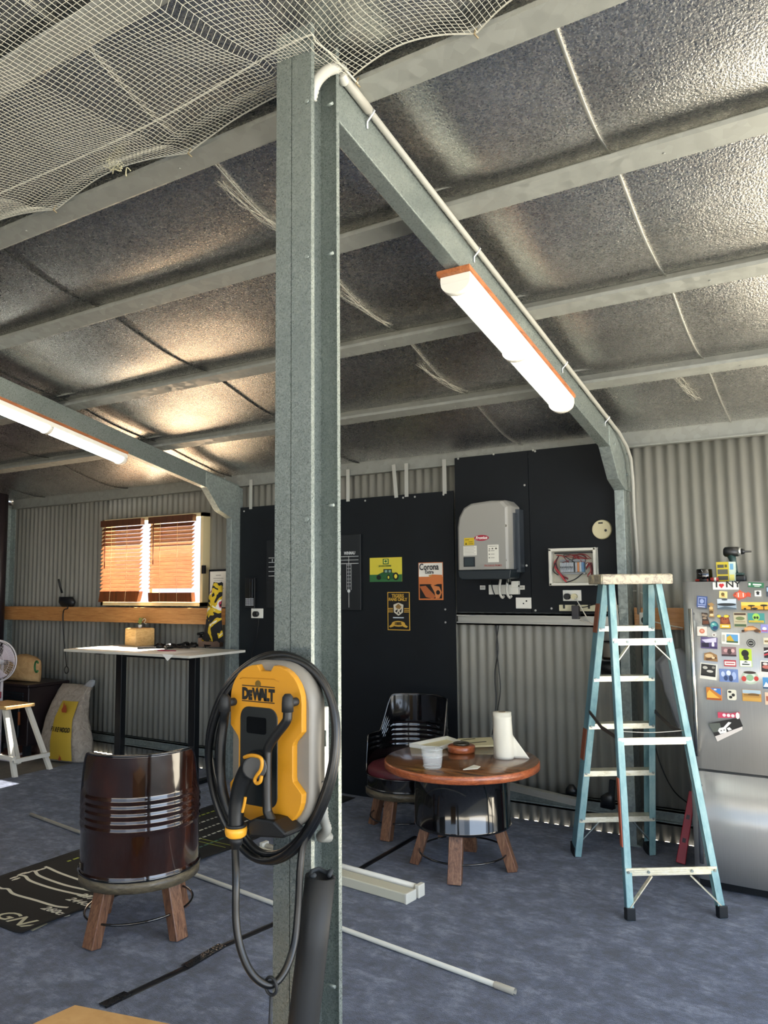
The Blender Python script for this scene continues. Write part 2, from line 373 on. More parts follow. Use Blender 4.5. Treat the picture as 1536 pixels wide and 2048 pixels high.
# outer roof sheet above
mb = MB(); mb.grid(lambda a, b: (-8.9+12.3*a, -4.2+9.9*b, roof(-4.2+9.9*b)+.05), 2, 2, 0, False); struct(mb.build('roof_sheet', WALLD, solid=.01))

def csec(mb, x0, x1, y, ztop, fl=.10, dp=.10, lip=.018, t=.003):
    """purlin: bottom flange from y to y+fl, near lip, far web, top flange; follows the roof slope"""
    s = -.2104
    def P(dy, dz): return (y+dy, ztop+s*dy+dz)
    prof = [P(0, -dp+lip), P(0, -dp), P(fl*.9, -dp), P(fl, -dp+.004), P(fl, 0), P(0, 0), P(0, -lip), P(t, -lip), P(t, -t), P(fl-t, -t), P(fl-t, -dp+t), P(t, -dp+t), P(t, -dp+lip)]
    n = len(prof); vs = [(x0, a, b) for a, b in prof]+[(x1, a, b) for a, b in prof]
    mb.add(vs, [(k, (k+1) % n, n+(k+1) % n, n+k) for k in range(n)])
names = {9: 'in front of the light, fourth up from the back wall'}
plab = ['zinc roof purlin far behind the camera']*6+['dark roof purlin seen through the white netting', 'roof purlin that carries the netting hooks and passes behind the tall post',
        'second roof purlin down from the netting', 'third roof purlin down from the netting, meeting the left rafter', 'lowest roof purlin, nearest the back wall']
for k, y in enumerate(PUR):
    if y < 1.2: continue
    mb = MB(); zt = roof(y)-.002; csec(mb, -8.6, 3.1, y, zt)
    for j in range(14): x = -8.3+j*.85+.1*math.sin(j*3); mb.cyl((x, y+.05, zt-.1-.0105), (x, y+.05, zt-.1-.014), .005, n=8)
    tag(mb.build('roof_purlin', BEAM), plab[k], 'purlin', 'roof purlins')
# eaves beam on the back wall
mb = MB(); mb.box(-8.6, 3.1, 5.49, 5.53, 2.65, 2.762); mb.box(-8.6, 3.1, 5.47, 5.49, 2.65, 2.66)
for j in range(24): x = -8.3+j*.45; mb.cyl((x, 5.488, 2.72), (x, 5.484, 2.72), .006, n=8)
tag(mb.build('eaves_beam', BEAM), 'long pale zinc beam along the top of the back wall', 'beam')
# wall girts
def girt(x0, x1, z0, z1, lab, mat=ALU):
    mb = MB(); mb.box(x0, x1, 5.475, 5.53, z0, z0+.012); mb.box(x0, x1, 5.475, 5.53, z1-.012, z1); mb.box(x0, x1, 5.50, 5.53, z0, z1)
    mb.box(x0, x1, 5.475, 5.48, z0, z0+.022); mb.box(x0, x1, 5.475, 5.48, z1-.022, z1)
    tag(mb.build('wall_girt', mat), lab, 'girt', 'horizontal wall rails')
girt(-2.77, -1.50, 1.405, 1.492, 'aluminium wall rail under the black inverter board'); girt(-2.77, -1.50, .13, .225, 'low wall rail behind the round table', GALV2)
girt(-8.6, -5.08, .12, .215, 'low wall rail behind the white topped table', GALV2); girt(-1.41, -.22, .13, .225, 'low wall rail behind the ladder and refrigerator', GALV2)
girt(-1.41, -.22, 1.405, 1.492, 'wall rail behind the refrigerator', GALV2)

# ------------------------------------------------------------------ posts and rafters
def cpost(mb, x0, x1, y0, y1, z0, z1, openx=+1, lip=.014, t=.003):
    """C section standing up, open to +x or -x"""
    if openx > 0: X0, X1 = x0, x1
    else: X0, X1 = x1, x0
    s = 1 if openx > 0 else -1
    prof = [(X0, y0), (X1, y0), (X1, y0+lip), (X1-s*t, y0+lip), (X1-s*t, y0+t), (X0+s*t, y0+t), (X0+s*t, y1-t), (X1-s*t, y1-t), (X1-s*t, y1-lip), (X1, y1-lip), (X1, y1), (X0, y1)]
    n = len(prof); vs = [(a, b, z0) for a, b in prof]+[(a, b, z1) for a, b in prof]
    mb.add(vs, [(k, (k+1) % n, n+(k+1) % n, n+k) for k in range(n)]+[tuple(range(n)), tuple(range(n, 2*n))])
post = thing('steel_post', 'tall galvanised steel post in the middle carrying the yellow charger', 'post', (-1.466, 1.905, 0))
mb = MB(); cpost(mb, -1.472, -1.397, 1.83, 1.98, 0, 3.46, 1, .016); mb.build('channel', GALV, post)
mb = MB(); cpost(mb, -1.535, -1.475, 1.83, 1.98, 0, 3.46, -1, .016); mb.build('channel', GALV, post)
mb = MB()
for z in (.5, 1.1, 1.9, 2.7, 3.2): mb.cyl((-1.41, 1.829, z), (-1.41, 1.824, z), .007, n=6); mb.cyl((-1.42, 1.94, z+.05), (-1.394, 1.94, z+.05), .005, n=6)
build_each(mb, 'screw', GALV2, post)
def raf(name, x0, x1, lab, y0=1.99, knee=True, yb=5.35):
    r = thing(name, lab, 'rafter', ((x0+x1)/2, y0, roof(y0)-.2))
    mb = MB(); prof = [(0, -.265), (0, -.115)]
    for s in (0,):
        vs = [(x, y, roof(y)+o) for y in (y0, yb+.1) for x, o in ((x0, -.265), (x1, -.265), (x1, -.115), (x0, -.115))]
        mb.add(vs, [(0,1,2,3), (4,7,6,5), (0,4,5,1), (1,5,6,2), (2,6,7,3), (3,7,4,0)])
    mb.build('beam', GALV, r, bevel=.004)
    mb = MB()
    zk = roof(5.1)-.262
    poly = [(5.06, roof(5.06)-.262), (5.16, 2.43), (5.349, 2.30), (5.349, roof(5.349)-.262)]
    poly = [(5.02, roof(5.02)-.255), (5.20, 2.40), (5.355, 2.34), (5.50, 2.34), (5.50, roof(5.5)-.13), (5.02, roof(5.02)-.13)]
    mb.prism([(a-5, b) for a, b in poly], (x0-.004, 5, 0), (0,1,0), (0,0,1), (x1-x0+.008, 0, 0)); mb.build('knee_bracket', GALV2, r, bevel=.003)
    mb = MB()
    for y, z in ((5.25, 2.70), (5.4, 2.45), (5.42, 2.6), (5.12, 2.62)): mb.cyl((x1+.004, y, z), (x1+.012, y, z), .008, n=6)
    build_each(mb, 'bolt', GALV2, r)
    return r
raf('steel_rafter', -1.486, -1.416, 'galvanised rafter running from the tall post down to the right wall column')
raf('steel_rafter', -5.072, -5.005, 'galvanised rafter on the left above the window', y0=-1.0)
def col(x0, x1, lab):
    c = thing('wall_column', lab, 'column', ((x0+x1)/2, 5.43, 0)); mb = MB()
    mb.box(x0, x1, 5.35, 5.50, 0, 2.35); mb.build('channel', GALV2, c, bevel=.003)
    mb = MB(); mb.box(x0-.03, x1+.03, 5.34, 5.52, 0, .01); mb.build('base_plate', GALV2, c)
col(-1.488, -1.424, 'galvanised wall column behind the ladder'); col(-5.067, -5.005, 'galvanised wall column between the table and the black wall')

# ------------------------------------------------------------------ lamps
def lamp(xc, y0, y1, lab, board=True):
    t = thing('batten_light', lab, 'ceiling light', (xc, y0, roof(y0)-.28), group='twin batten lights under the rafters')
    def sl(mb, xa, xb, oa, ob, ya, yb):
        vs = [(x, y, roof(y)+o) for y in (ya, yb) for x, o in ((xa, oa), (xb, oa), (xb, ob), (xa, ob))]
        mb.add(vs, [(0,1,2,3), (4,7,6,5), (0,4,5,1), (1,5,6,2), (2,6,7,3), (3,7,4,0)])
    mb = MB(); sl(mb, xc-.078, xc+.078, -.286, -.268, y0-.02, y1+.0); mb.build('timber_backing', BATTENW, t)
    mb = MB(); sl(mb, xc-.07, xc+.07, -.318, -.287, y0, y1)
    ym = (y0+y1)/2
    def half(mb, ya, yb, r=.056, dz=-.318, dep=.042):
        prof = [(xc+r*math.cos(a), -dep*math.sin(a)) for a in [PI*k/14 for k in range(15)]]
        n = len(prof); vs = [(x, y, roof(y)+dz+o) for y in (ya, yb) for x, o in prof]
        mb.add(vs, [(k, k+1, n+k+1, n+k) for k in range(n-1)]+[(0, n, 2*n-1, n-1)], 0, True)
        mb.add(vs[:n], [tuple(range(n))]); mb.add(vs[n:], [tuple(range(n))[::-1]])
    h = mb.build('housing', WHITE, t)
    for a_, b_ in ((y0, y0+.03), (ym-.014, ym+.014), (y1-.03, y1)):
        mb = MB(); half(mb, a_, b_, .069, -.3185, .047); mb.build('end_cap', WHITE, t)
    for a_, b_ in ((y0+.03, ym-.014), (ym+.014, y1-.03)):
        mb = MB(); half(mb, a_, b_); mb.build('diffuser', LIT, t, 'glowing white diffuser')
    return t
lamp(-1.447, 2.90, 4.22, 'lit white batten light under the right rafter, timber board on top')
lamp(-5.045, 2.78, 4.13, 'lit batten light under the left rafter above the table area')

# ------------------------------------------------------------------ window and blinds
mb = MB(); T = .035
for b_ in ((WX0, WX1, 5.46, 5.60, WZ1-T, WZ1), (WX0, WX1, 5.46, 5.60, WZ0, WZ0+T), (WX0, WX0+T, 5.46, 5.60, WZ0, WZ1), (WX1-T, WX1, 5.46, 5.60, WZ0, WZ1), (-6.25, -6.21, 5.50, 5.58, WZ0, WZ1)): mb.box(*b_)
win = struct(mb.build('window_1', cm('#d8c79a', .5)))
mb = MB(); mb.box(WX0+T, WX1-T, 5.55, 5.554, WZ0+T, WZ1-T); struct(mb.build('pane', GLASS, win))
mb = MB(); p = at_y(406, 1139, 5.44); mb.box(p.x-.02, p.x+.02, 5.44, 5.46, p.z-.04, p.z+.04); struct(mb.build('latch', BLACK, win))
def blind(x0, x1, zt, zb, s0, s1, lab, nsl, tilt):
    t = thing('venetian_blind', lab, 'blind', ((x0+x1)/2, 5.43, zt), group='timber venetian blinds')
    mb = MB(); mb.box(x0-.01, x1+.01, 5.405, 5.455, zt-.035, zt+.03); mb.build('head_rail', wood('dark_rail', '#2e1a10', '#4a2a18', '#5e3822'), t)
    mb = MB()
    for i in range(nsl):
        z = zt-.06-(zt-.06-zb)*i/(nsl-1); a_ = math.radians(42)
        dx = tilt*i/nsl
        mb.obox(((x0+x1)/2+dx*.2, 5.43, z), Vector(((x1-x0)/2, 0, 0)), Vector((0, .0285*math.cos(a_), .0285*math.sin(a_))), Vector((0, -.0014*math.sin(a_), .0014*math.cos(a_))))
    mb.build('slats', SLATW, t)
    mb = MB()
    for i in range(9):
        z = s1-(s1-s0)*i/8; o = tilt*(i/8)
        mb.box(x0-.0+o*.8, x1+o, 5.41, 5.458, z-.006, z+.006)
    mb.build('stacked_slats', wood('slat_stack', '#4e2810', '#743c1c', '#8c5028'), t)
    for q in (.28, .68):
        mb = MB(); x = x0+(x1-x0)*q; mb.tube([(x, 5.403, zt-.03), (x, 5.403, zb), (x+tilt*.5, 5.406, s0)], .0022, 5); mb.build('ladder_cord', cm('#d7b78a', .7), t)
    mb = MB(); x = x0+(x1-x0)*.13; mb.tube([(x, 5.395, zt-.02), (x+.004, 5.393, zb+.22)], .005, 6); mb.build('tilt_wand', cm('#5a2e18', .5), t)
blind(-6.90, -6.30, 2.385, 1.695, 1.573, 1.67, 'left timber venetian blind with its lowest slats bunched crooked', 17, -.03)
blind(-6.17, -5.57, 2.385, 1.72, 1.575, 1.655, 'right timber venetian blind, nearer the framed certificate', 17, .01)
sh = MB(); sh.box(-8.515, -5.08, 5.36, 5.395, 1.364, 1.514); so_ = tag(sh.build('shelf_board', PINE, bevel=.003), 'long pine board across the wall below the window', 'board')
sh = MB(); sh.box(-8.5, -5.08, 5.396, 5.53, 1.495, 1.512); tag(sh.build('window_ledge', cm('#d8c8a4', .5)), 'pale ledge under the window behind the pine board', 'ledge')

# ------------------------------------------------------------------ drum furniture
def drum_r(z, R, z0=None, ribs=(), amp=.006):
    r = R
    for c in ribs: r += amp*math.exp(-((z-c)/.008)**2)
    return r
def splay_legs(root, n, a0, rtop, rbot, ztop, w=.075, d=.055, dz=0):
    for k in range(n):
        a = math.radians(a0+360/n*k); c, s = math.cos(a), math.sin(a)
        mb = MB(); mb.bar((rtop*c, rtop*s, ztop), (rbot*c, rbot*s, .0), w, d, (-s, c, 0))
        vs = [(x, y, max(z, 0)) for x, y, z in mb.v]; mb.v = vs
        mb.build('leg', LEGWOOD, root, bevel=.004)
def ring(root, r, z, t=.006):
    mb = MB(); mb.tube([(r*math.cos(2*PI*k/48), r*math.sin(2*PI*k/48), z+.012*math.sin(2*PI*k/48+1)) for k in range(48)], t, 8, True); mb.build('foot_ring', BLACKG, root)
def chair(lab, enamel, R=.292, a0=0, band=True):
    t = thing('barrel_chair', lab, 'chair', group='drum barrel chairs')
    def top(th):                       # th: angle from the middle of the back
        a = abs((th+PI) % (2*PI)-PI)/PI*180
        def ss(x, a, b): u = min(max((x-a)/(b-a), 0), 1); return u*u*(3-2*u)
        return .90-(.90-.64)*ss(a, 58, 84)-(.64-.40)*ss(a, 112, 128)
    z0 = .315; N = 120; M_ = 70
    mb = MB(); vs = []
    ribs = (.545, .580, .615, .650, .685)
    for j in range(M_+1):
        for k in range(N):
            th = 2*PI*k/N; z = z0+(top(th)-z0)*j/M_; r = drum_r(z, R-.004, None, ribs)
            if z < z0+.012: r = R+.002
            vs.append((r*math.cos(th), r*math.sin(th), z))
    mb.add(vs, [(j*N+k, j*N+(k+1) % N, (j+1)*N+(k+1) % N, (j+1)*N+k) for j in range(M_) for k in range(N)], 0, True)
    mb.build('drum_shell', enamel, t, solid=.004)
    mb = MB(); mb.tube([((R-.003)*math.cos(2*PI*k/N), (R-.003)*math.sin(2*PI*k/N), top(2*PI*k/N)) for k in range(N)], .0065, 8, True); mb.build('rolled_rim', BLACKG, t)
    mb = MB(); mb.lathe([(R-.035, .262), (R+.002, .264), (R+.004, .312), (R-.02, .316)], n=64); mb.build('seat_base', BAND if band else BLACKG, t)
    mb = MB(); mb.lathe([(R+.0035, .314), (R+.009, .318), (R+.0035, .326)], n=64, caps=False); mb.build('lower_hoop', BLACKG, t)
    mb = MB(); mb.lathe([(.02, .37), (R-.03, .37), (R-.012, .385), (R-.012, .43), (R-.03, .452), (R-.1, .462), (.02, .466)], n=48); mb.build('seat_cushion', RED, t)
    splay_legs(t, 4, a0, .215, .285, .27)
    ring(t, .262, .115)
    return t
c1 = chair('glossy brown drum chair seen from behind, standing on the carpet before the black mat', BROWN, a0=-90+42-42)
c1.location = (-3.262, 2.845, 0); c1.rotation_euler = (0, 0, 0)
# turn the back towards the door side: rotate the shell parts in their mesh
def spin(root, deg, names):
    R = Matrix.Rotation(math.radians(deg), 4, 'Z')
    for ch in root.children:
        if ch.name.split('.')[0] in names: ch.data.transform(R)
spin(c1, -45, ('drum_shell', 'rolled_rim'))
c2 = chair('black drum chair with dark red vinyl seat against the black wall', BLACKG, a0=0)
c2.location = (-2.89, 4.90, 0); spin(c2, 82, ('drum_shell', 'rolled_rim'))

t = thing('drum_table', 'round timber topped table on a black half drum with four timber legs', 'table', (-2.23, 4.44, 0))
TB = t
def rt(mb_fn, name, mat, **k):
    mb = MB(); mb_fn(mb); return mb.build(name, mat, t, **k)
def tw(p): return (p[0]-2.23, p[1]+4.44, p[2])
mb = MB(); mb.lathe([(.462, .595), (.475, .602), (.475, .636), (.468, .643)], -2.23, 4.44, n=72); mb.build('tabletop_edge', EDGEW, t)
mb = MB(); mb.lathe([(.01, .6432), (.468, .6432), (.466, .6445), (.01, .6445)], -2.23, 4.44, n=72, caps=True); mb.build('tabletop', TOPW, t)
mb = MB(); R = .292; mb.lathe([(R-.03, .262), (R, .262), (R+.005, .27), (R, .28), (R, .47), (R, .585), (R+.005, .592), (R-.03, .594)], -2.23, 4.44, n=72); mb.build('half_drum', BLACKG, t)
for k in range(4):
    a = math.radians(-73+90*k); c, s = math.cos(a), math.sin(a)
    mb = MB(); mb.bar((-2.23+.215*c, 4.44+.215*s, .264), (-2.23+.30*c, 4.44+.30*s, 0), .08, .06, (-s, c, 0)); mb.v = [(x, y, max(z, 0)) for x, y, z in mb.v]; mb.build('leg', LEGWOOD, t, bevel=.004)
mb = MB(); mb.tube([(-2.23+.265*math.cos(2*PI*k/48), 4.44+.265*math.sin(2*PI*k/48), .10) for k in range(48)], .006, 8, True); mb.build('foot_ring', BLACKG, t)

# on the round table
ZT = .6446
t = thing('enclosure_lid', 'open white plastic tray lid lying on the round table, nearest the black chair', 'lid', (-2.55, 4.80, ZT))
P0 = at_z(820, 1489, ZT+.02); P1 = at_z(872, 1497, ZT+.02); P2 = at_z(920, 1483, ZT+.02); P3 = at_z(893, 1474, ZT+.02)
def slab(mb, q, z0, z1):
    vs = [(p.x, p.y, z0) for p in q]+[(p.x, p.y, z1) for p in q]; mb.add(vs, [(3,2,1,0), (4,5,6,7), (0,1,5,4), (1,2,6,5), (2,3,7,6), (3,0,4,7)])
def shrink(q, f): c_ = sum(q, Vector())/4; return [c_+(p-c_)*f for p in q]
q = [P0, P1, P2, P3]; mb = MB(); slab(mb, q, ZT, ZT+.006); mb.build('panel', CREAM, t)
mb = MB()
for i in range(4):
    a_, b_ = q[i], q[(i+1) % 4]; mb.bar((a_.x, a_.y, ZT+.016), (b_.x, b_.y, ZT+.016), .012, .022, (b_-a_).cross(Vector((0,0,1))))
mb.build('rim', WHITE, t)
t = thing('breaker_cover', 'white breaker cover plate with slots lying on the far side of the round table', 'cover plate', (-2.4, 5.0, ZT))
q = [at_z(905, 1491, ZT+.012), at_z(992, 1489, ZT+.012), at_z(994, 1472, ZT+.012), at_z(925, 1471, ZT+.012)]
q = [at_z(908, 1493, ZT+.012), at_z(990, 1490, ZT+.012), at_z(984, 1474, ZT+.012), at_z(915, 1477, ZT+.012)]
mb = MB(); slab(mb, q, ZT, ZT+.012); mb.build('plate', CREAM, t, bevel=.003)
mb = MB(); mb.bar(at_z(918, 1481, ZT+.0135), at_z(950, 1477, ZT+.0135), .014, .002); mb.bar(at_z(940, 1486, ZT+.0135), at_z(972, 1483, ZT+.0135), .014, .002); build_each(mb, 'slot', cm('#55503c', .7), t)
p = at_z(932, 1510, ZT); p = at_z(923, 1503, ZT)
t = thing('round_coaster', 'round timber block with a dark ring of tape on it on the table', 'coaster', (p.x, p.y, ZT))
mb = MB(); mb.lathe([(.005, ZT), (.083, ZT), (.088, ZT+.006), (.088, ZT+.034), (.083, ZT+.04), (.005, ZT+.04)], p.x, p.y, n=40); mb.build('timber_disc', EDGEW, t)
tp = thing('tape_ring', 'dark brown tape ring lying on the timber block', 'tape', (p.x, p.y+.01, ZT+.0402))
mb = MB(); mb.lathe([(.038, ZT+.0402), (.052, ZT+.0402), (.052, ZT+.054), (.038, ZT+.054), (.038, ZT+.0402)], p.x-.005, p.y+.01, n=32, caps=False); mb.build('tape_core', cm('#3a3426', .35), tp)
p = at_z(1006, 1515, ZT)
t = thing('paper_towel', 'white paper towel roll standing on the table with a loose sheet trailing', 'paper towel', (p.x, p.y, ZT))
r = .057
mb = MB(); mb.lathe([(.02, ZT), (r, ZT), (r, ZT+.275), (.02, ZT+.275)], p.x, p.y, n=40, caps=False); mb.lathe([(.02, ZT+.275), (.02, ZT)], p.x, p.y, n=20, caps=False); mb.build('roll', WHITEP, t)
mb = MB(); mb.lathe([(.02, ZT+.002), (.0215, ZT+.002), (.0215, ZT+.277), (.02, ZT+.277)], p.x, p.y, n=24, caps=False); mb.build('cardboard_core', KRAFT, t)
# loose sheet: leaves the roll on its near side and spreads out to the right
va = (_r0).normalized(); vb = Vector((-va.y, va.x, 0))
def sheetf(u, v_):
    z = ZT+.001+v_*.255
    wdt = .095*max(0, 1-v_/.55)
    x = -r-.002+(2*r+wdt)*u
    dpt = -.004-math.sqrt(max(0, r*r-min(abs(x), r)**2))-.03*(1-v_)**1.3*(.2+u)
    edge = .004*math.sin(u*5)
    return Vector((p.x, p.y, 0))+va*(x+.006*(1-v_))+vb*(dpt+edge)+Vector((0, 0, z-(.0)*u))
mb = MB(); mb.grid(sheetf, 16, 16); mb.build('loose_sheet', WHITEP, t, solid=.0012)
p = at_z(862, 1538, ZT)
t = thing('plastic_tub', 'empty clear plastic tub standing near the front of the round table', 'container', (p.x, p.y, ZT))
Z0 = ZT+.001; an = .5
mb = MB(); mb.loft([(p.x, p.y+.02, Z0, .045, .045, an), (p.x, p.y+.02, Z0+.01, .052, .052, an), (p.x, p.y+.02, Z0+.06, .058, .055, an), (p.x-.006, p.y+.02, Z0+.11, .063, .055, an)], 24, 4); mb.build('tub', CLEAR, t)
mb = MB()
for z_, s_ in ((Z0+.112, .064), (Z0+.07, .060), (Z0+.012, .053)):
    mb.tube([(p.x-.004+s_*math.cos(a_)*1.0, p.y+.02+s_*.9*math.sin(a_), z_) for a_ in [2*PI*k/24 for k in range(24)]], .0022, 6, True)
mb.build('rim', cm('#cfd4d2', .15, 0, alpha=.6), t)
mb = MB(); q = [at_z(926, 1540, ZT), at_z(948, 1531, ZT), at_z(961, 1534, ZT), at_z(955, 1538, ZT)]
slab(mb, q, ZT, ZT+.004); tag(mb.build('paper_scrap', WHITEP), 'small white scrap of paper near the front edge of the round table', 'paper')

# ------------------------------------------------------------------ stepladder
def LP(a, b, z): return Vector((-1.24275, 4.7295, z))+Vector((.8269, .5624, 0))*a+Vector((-.5624, .8269, 0))*b
LU = Vector((.8269, .5624, 0)); LV = Vector((-.5624, .8269, 0))
lad = thing('stepladder', 'paint-worn blue fibreglass stepladder with aluminium treads standing beside the refrigerator', 'ladder', (-1.243, 4.73, 0))
ZL = 1.71
def rail(a0, b0, a1, b1, w, dpth, name, mats, sgn):
    p0 = LP(a0, b0, 0); p1 = LP(a1, b1, ZL)
    d = (p1-p0).normalized(); v_ = (LV-d*LV.dot(d)).normalized(); u_ = (LU-d*LU.dot(d)-v_*LU.dot(v_)).normalized()
    mb = MB(); t_ = .005
    # channel: web faces sideways, flanges run inwards
    mb.obox((p0+p1)/2, d*((p1-p0).length/2), u_*(t_/2), v_*(dpth/2), 1)
    for s_ in (-1, 1): mb.obox((p0+p1)/2-u_*(sgn*w/2)+v_*(s_*dpth/2), d*((p1-p0).length/2), u_*(w/2), v_*(t_/2), 0)
    o = mb.build(name, mats, lad)
    mb = MB(); mb.obox(p0+Vector((0, 0, .03))-u_*sgn*w/2, u_*(w/2+.006), v_*(dpth/2+.006), Vector((0, 0, .03))); build_each(mb, 'foot', RUBBER, lad, bevel=.004)
    return p0, p1
A_L, A_R, B_L, B_R = (-.2555, -.49), (.2555, -.49), (-.2555, .49), (.2555, .49)
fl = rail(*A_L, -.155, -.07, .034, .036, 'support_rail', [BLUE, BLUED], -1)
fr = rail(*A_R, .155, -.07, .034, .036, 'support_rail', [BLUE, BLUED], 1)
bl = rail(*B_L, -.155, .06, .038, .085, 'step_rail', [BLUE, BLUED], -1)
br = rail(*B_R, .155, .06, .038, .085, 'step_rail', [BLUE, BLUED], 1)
def on(pr, z): return pr[0]+(pr[1]-pr[0])*(z/ZL)
for z in (1.45, 1.145, .85, .552, .255):
    a_ = on(bl, z); b_ = on(br, z); mb = MB(); ce = (a_+b_)/2; hl = (b_-a_).length/2-.002
    mb.obox(ce+Vector((0, 0, .0)), LU*hl, LV*.044, Vector((0, 0, .003))); mb.obox(ce-LV*.042+Vector((0, 0, -.013)), LU*hl, LV*.0018, Vector((0, 0, .016))); mb.obox(ce+LV*.042+Vector((0, 0, -.012)), LU*hl, LV*.0015, Vector((0, 0, .012)))
    mb.build('step', STEP, lad)
    mb = MB()
    for q_, s_ in ((a_, 1), (b_, -1)): mb.cyl(q_-LV*.047+LU*s_*.014+Vector((0,0,-.012)), q_-LV*.052+LU*s_*.014+Vector((0,0,-.012)), .007, n=10)
    build_each(mb, 'rivet', GALV2, lad)
for z in (1.376, .85, .221):
    a_ = on(fl, z); b_ = on(fr, z); ce = (a_+b_)/2; mb = MB(); mb.obox(ce-LV*.016, LU*((b_-a_).length/2-.004), LV*.004, Vector((0, 0, .019)))
    for s_ in (-.011, .0, .011): mb.obox(ce-LV*.021+Vector((0,0,s_)), LU*((b_-a_).length/2-.02), LV*.0015, Vector((0, 0, .0015)))
    mb.build('brace_bar', STEP, lad)
    mb = MB()
    for q_ in (a_+LU*.015, b_-LU*.015, a_+(b_-a_)*.25, a_+(b_-a_)*.72):
        if z == .85 and q_ not in (a_, b_): continue
        mb.cyl(q_-LV*.02, q_-LV*.027, .007, n=10)
    if mb.v: build_each(mb, 'rivet', GALV2, lad)
def strut(p, q, w=.02, mat=STEP):
    mb = MB(); mb.bar(p, q, w, .006, None); mb.build('diagonal_brace', mat, lad)
for pr, f in ((fl, .28), (fr, .70)):
    a_ = on(fl, .2); b_ = on(fr, .2); strut(a_+(b_-a_)*f-LV*.014, on(pr, .045)-LV*.014)
    a_ = on(fl, 1.36); b_ = on(fr, 1.36); strut(a_+(b_-a_)*f-LV*.008, on(pr, 1.24)-LV*.01)
for pr, f in ((bl, .30), (br, .68)):
    a_ = on(bl, .24); b_ = on(br, .24); strut(a_+(b_-a_)*f-LV*.03, on(pr, .06)-LV*.03, .018, GALV2)
for f_, b_, n_ in ((fl, bl, 0), (fr, br, 1)):
    dark = cm('#3b302b', .5); p_ = on(b_, .93)-LV*.03; q_ = on(f_, .87)+LV*.02; md = (p_+q_)/2-Vector((0, 0, .025))
    mb = MB(); mb.bar(p_, md, .022, .006, LU.cross(md-p_)); mb.bar(md, q_, .022, .006, LU.cross(q_-md)); mb.build('spreader', dark, lad)
mb = MB(); w_, d_ = .205, .125
for a_, b_, c_ in (((0, 0, ZL+.045), (w_, d_, .006), 0), ((0, -d_, ZL+.02), (w_, .006, .028), 0), ((0, d_, ZL+.02), (w_, .006, .028), 0), ((-w_, 0, ZL+.02), (.006, d_, .028), 0), ((w_, 0, ZL+.02), (.006, d_, .028), 0)):
    mb.obox(LP(a_[0], a_[1], a_[2]), LU*b_[0], LV*b_[1], Vector((0, 0, b_[2])))
mb.build('top_cap', CAPM, lad, bevel=.006)
mb = MB()
d = (bl[1]-bl[0]).normalized(); mb.obox(on(bl, 1.5)-LU*.005, d*.09, LU*.0025, LV*.036); mb.obox(on(bl, .72)-LU*.005, d*.10, LU*.0025, LV*.036); build_each(mb, 'warning_sticker', cm('#8a5038', .6), lad)
mb = MB(); d = (fl[1]-fl[0]).normalized(); mb.obox(on(fl, .5)-LU*.005, d*.17, LU*.0025, LV*.016); build_each(mb, 'warning_sticker', cm('#b0573a', .6), lad)
mb = MB(); mb.tube(spline([on(fl, .9), on(fl, .9)*.5+on(fr, .9)*.5+Vector((0, 0, -.01)), on(fr, .9)]), .0025, 6); mb.build('rod', cm('#b9b7ae', .4, .6), lad)

# ------------------------------------------------------------------ refrigerator
FX0, FX1, FY, FZ = -.962, -.262, 4.85, 1.712
fr_ = thing('refrigerator', 'brushed steel refrigerator with freezer below, door covered in magnets', 'refrigerator', ((FX0+FX1)/2, 5.13, 0))
mb = MB(); mb.box(FX0+.006, FX1-.006, FY+.005, 5.46, .03, FZ-.004); mb.build('cabinet', cm('#8b8c8c', .5, .3), fr_, bevel=.006)
DY = FY-.055
def door(z0, z1, name):
    mb = MB(); pr = []
    n = 20
    for i in range(n+1):
        u = i/n; x = FX0+(FX1-FX0)*u; y = DY-.012*math.sin(PI*u)+ (.02*(1-min(1, u/.05))**2 if u < .05 else 0)+(.02*(1-min(1, (1-u)/.05))**2 if u > .95 else 0)
        pr.append((x, y))
    poly = pr+[(FX1, FY), (FX0, FY)]
    vs = [(a, b, z0) for a, b in poly]+[(a, b, z1) for a, b in poly]; n = len(poly)
    mb.add(vs, [(k, (k+1) % n, n+(k+1) % n, n+k) for k in range(n)], 0, True); mb.add(vs, [tuple(range(n))[::-1], tuple(range(n, 2*n))])
    return mb.build(name, STEEL, fr_)
d1 = door(.664, FZ, 'upper_door'); d2 = door(.06, .650, 'freezer_door')
def handle(z0, z1, par):
    mb = MB(); x = FX0+.052; mb.tube([(x, DY-.05, z0), (x, DY-.05, z1)], .0125, 12)
    for z in (z0+.03, z1-.03): mb.cyl((x, DY-.05, z), (x+.004, DY+.01, z), .009, n=12)
    mb.build('handle', cm('#b9b9b6', .22, .95), par)
handle(.74, 1.56, d1); handle(.16, .60, d2)
mb = MB(); mb.box(FX0+.02, FX1-.02, FY-.02, FY+.02, .01, .055); mb.build('kick_plate', BLACKM, fr_)

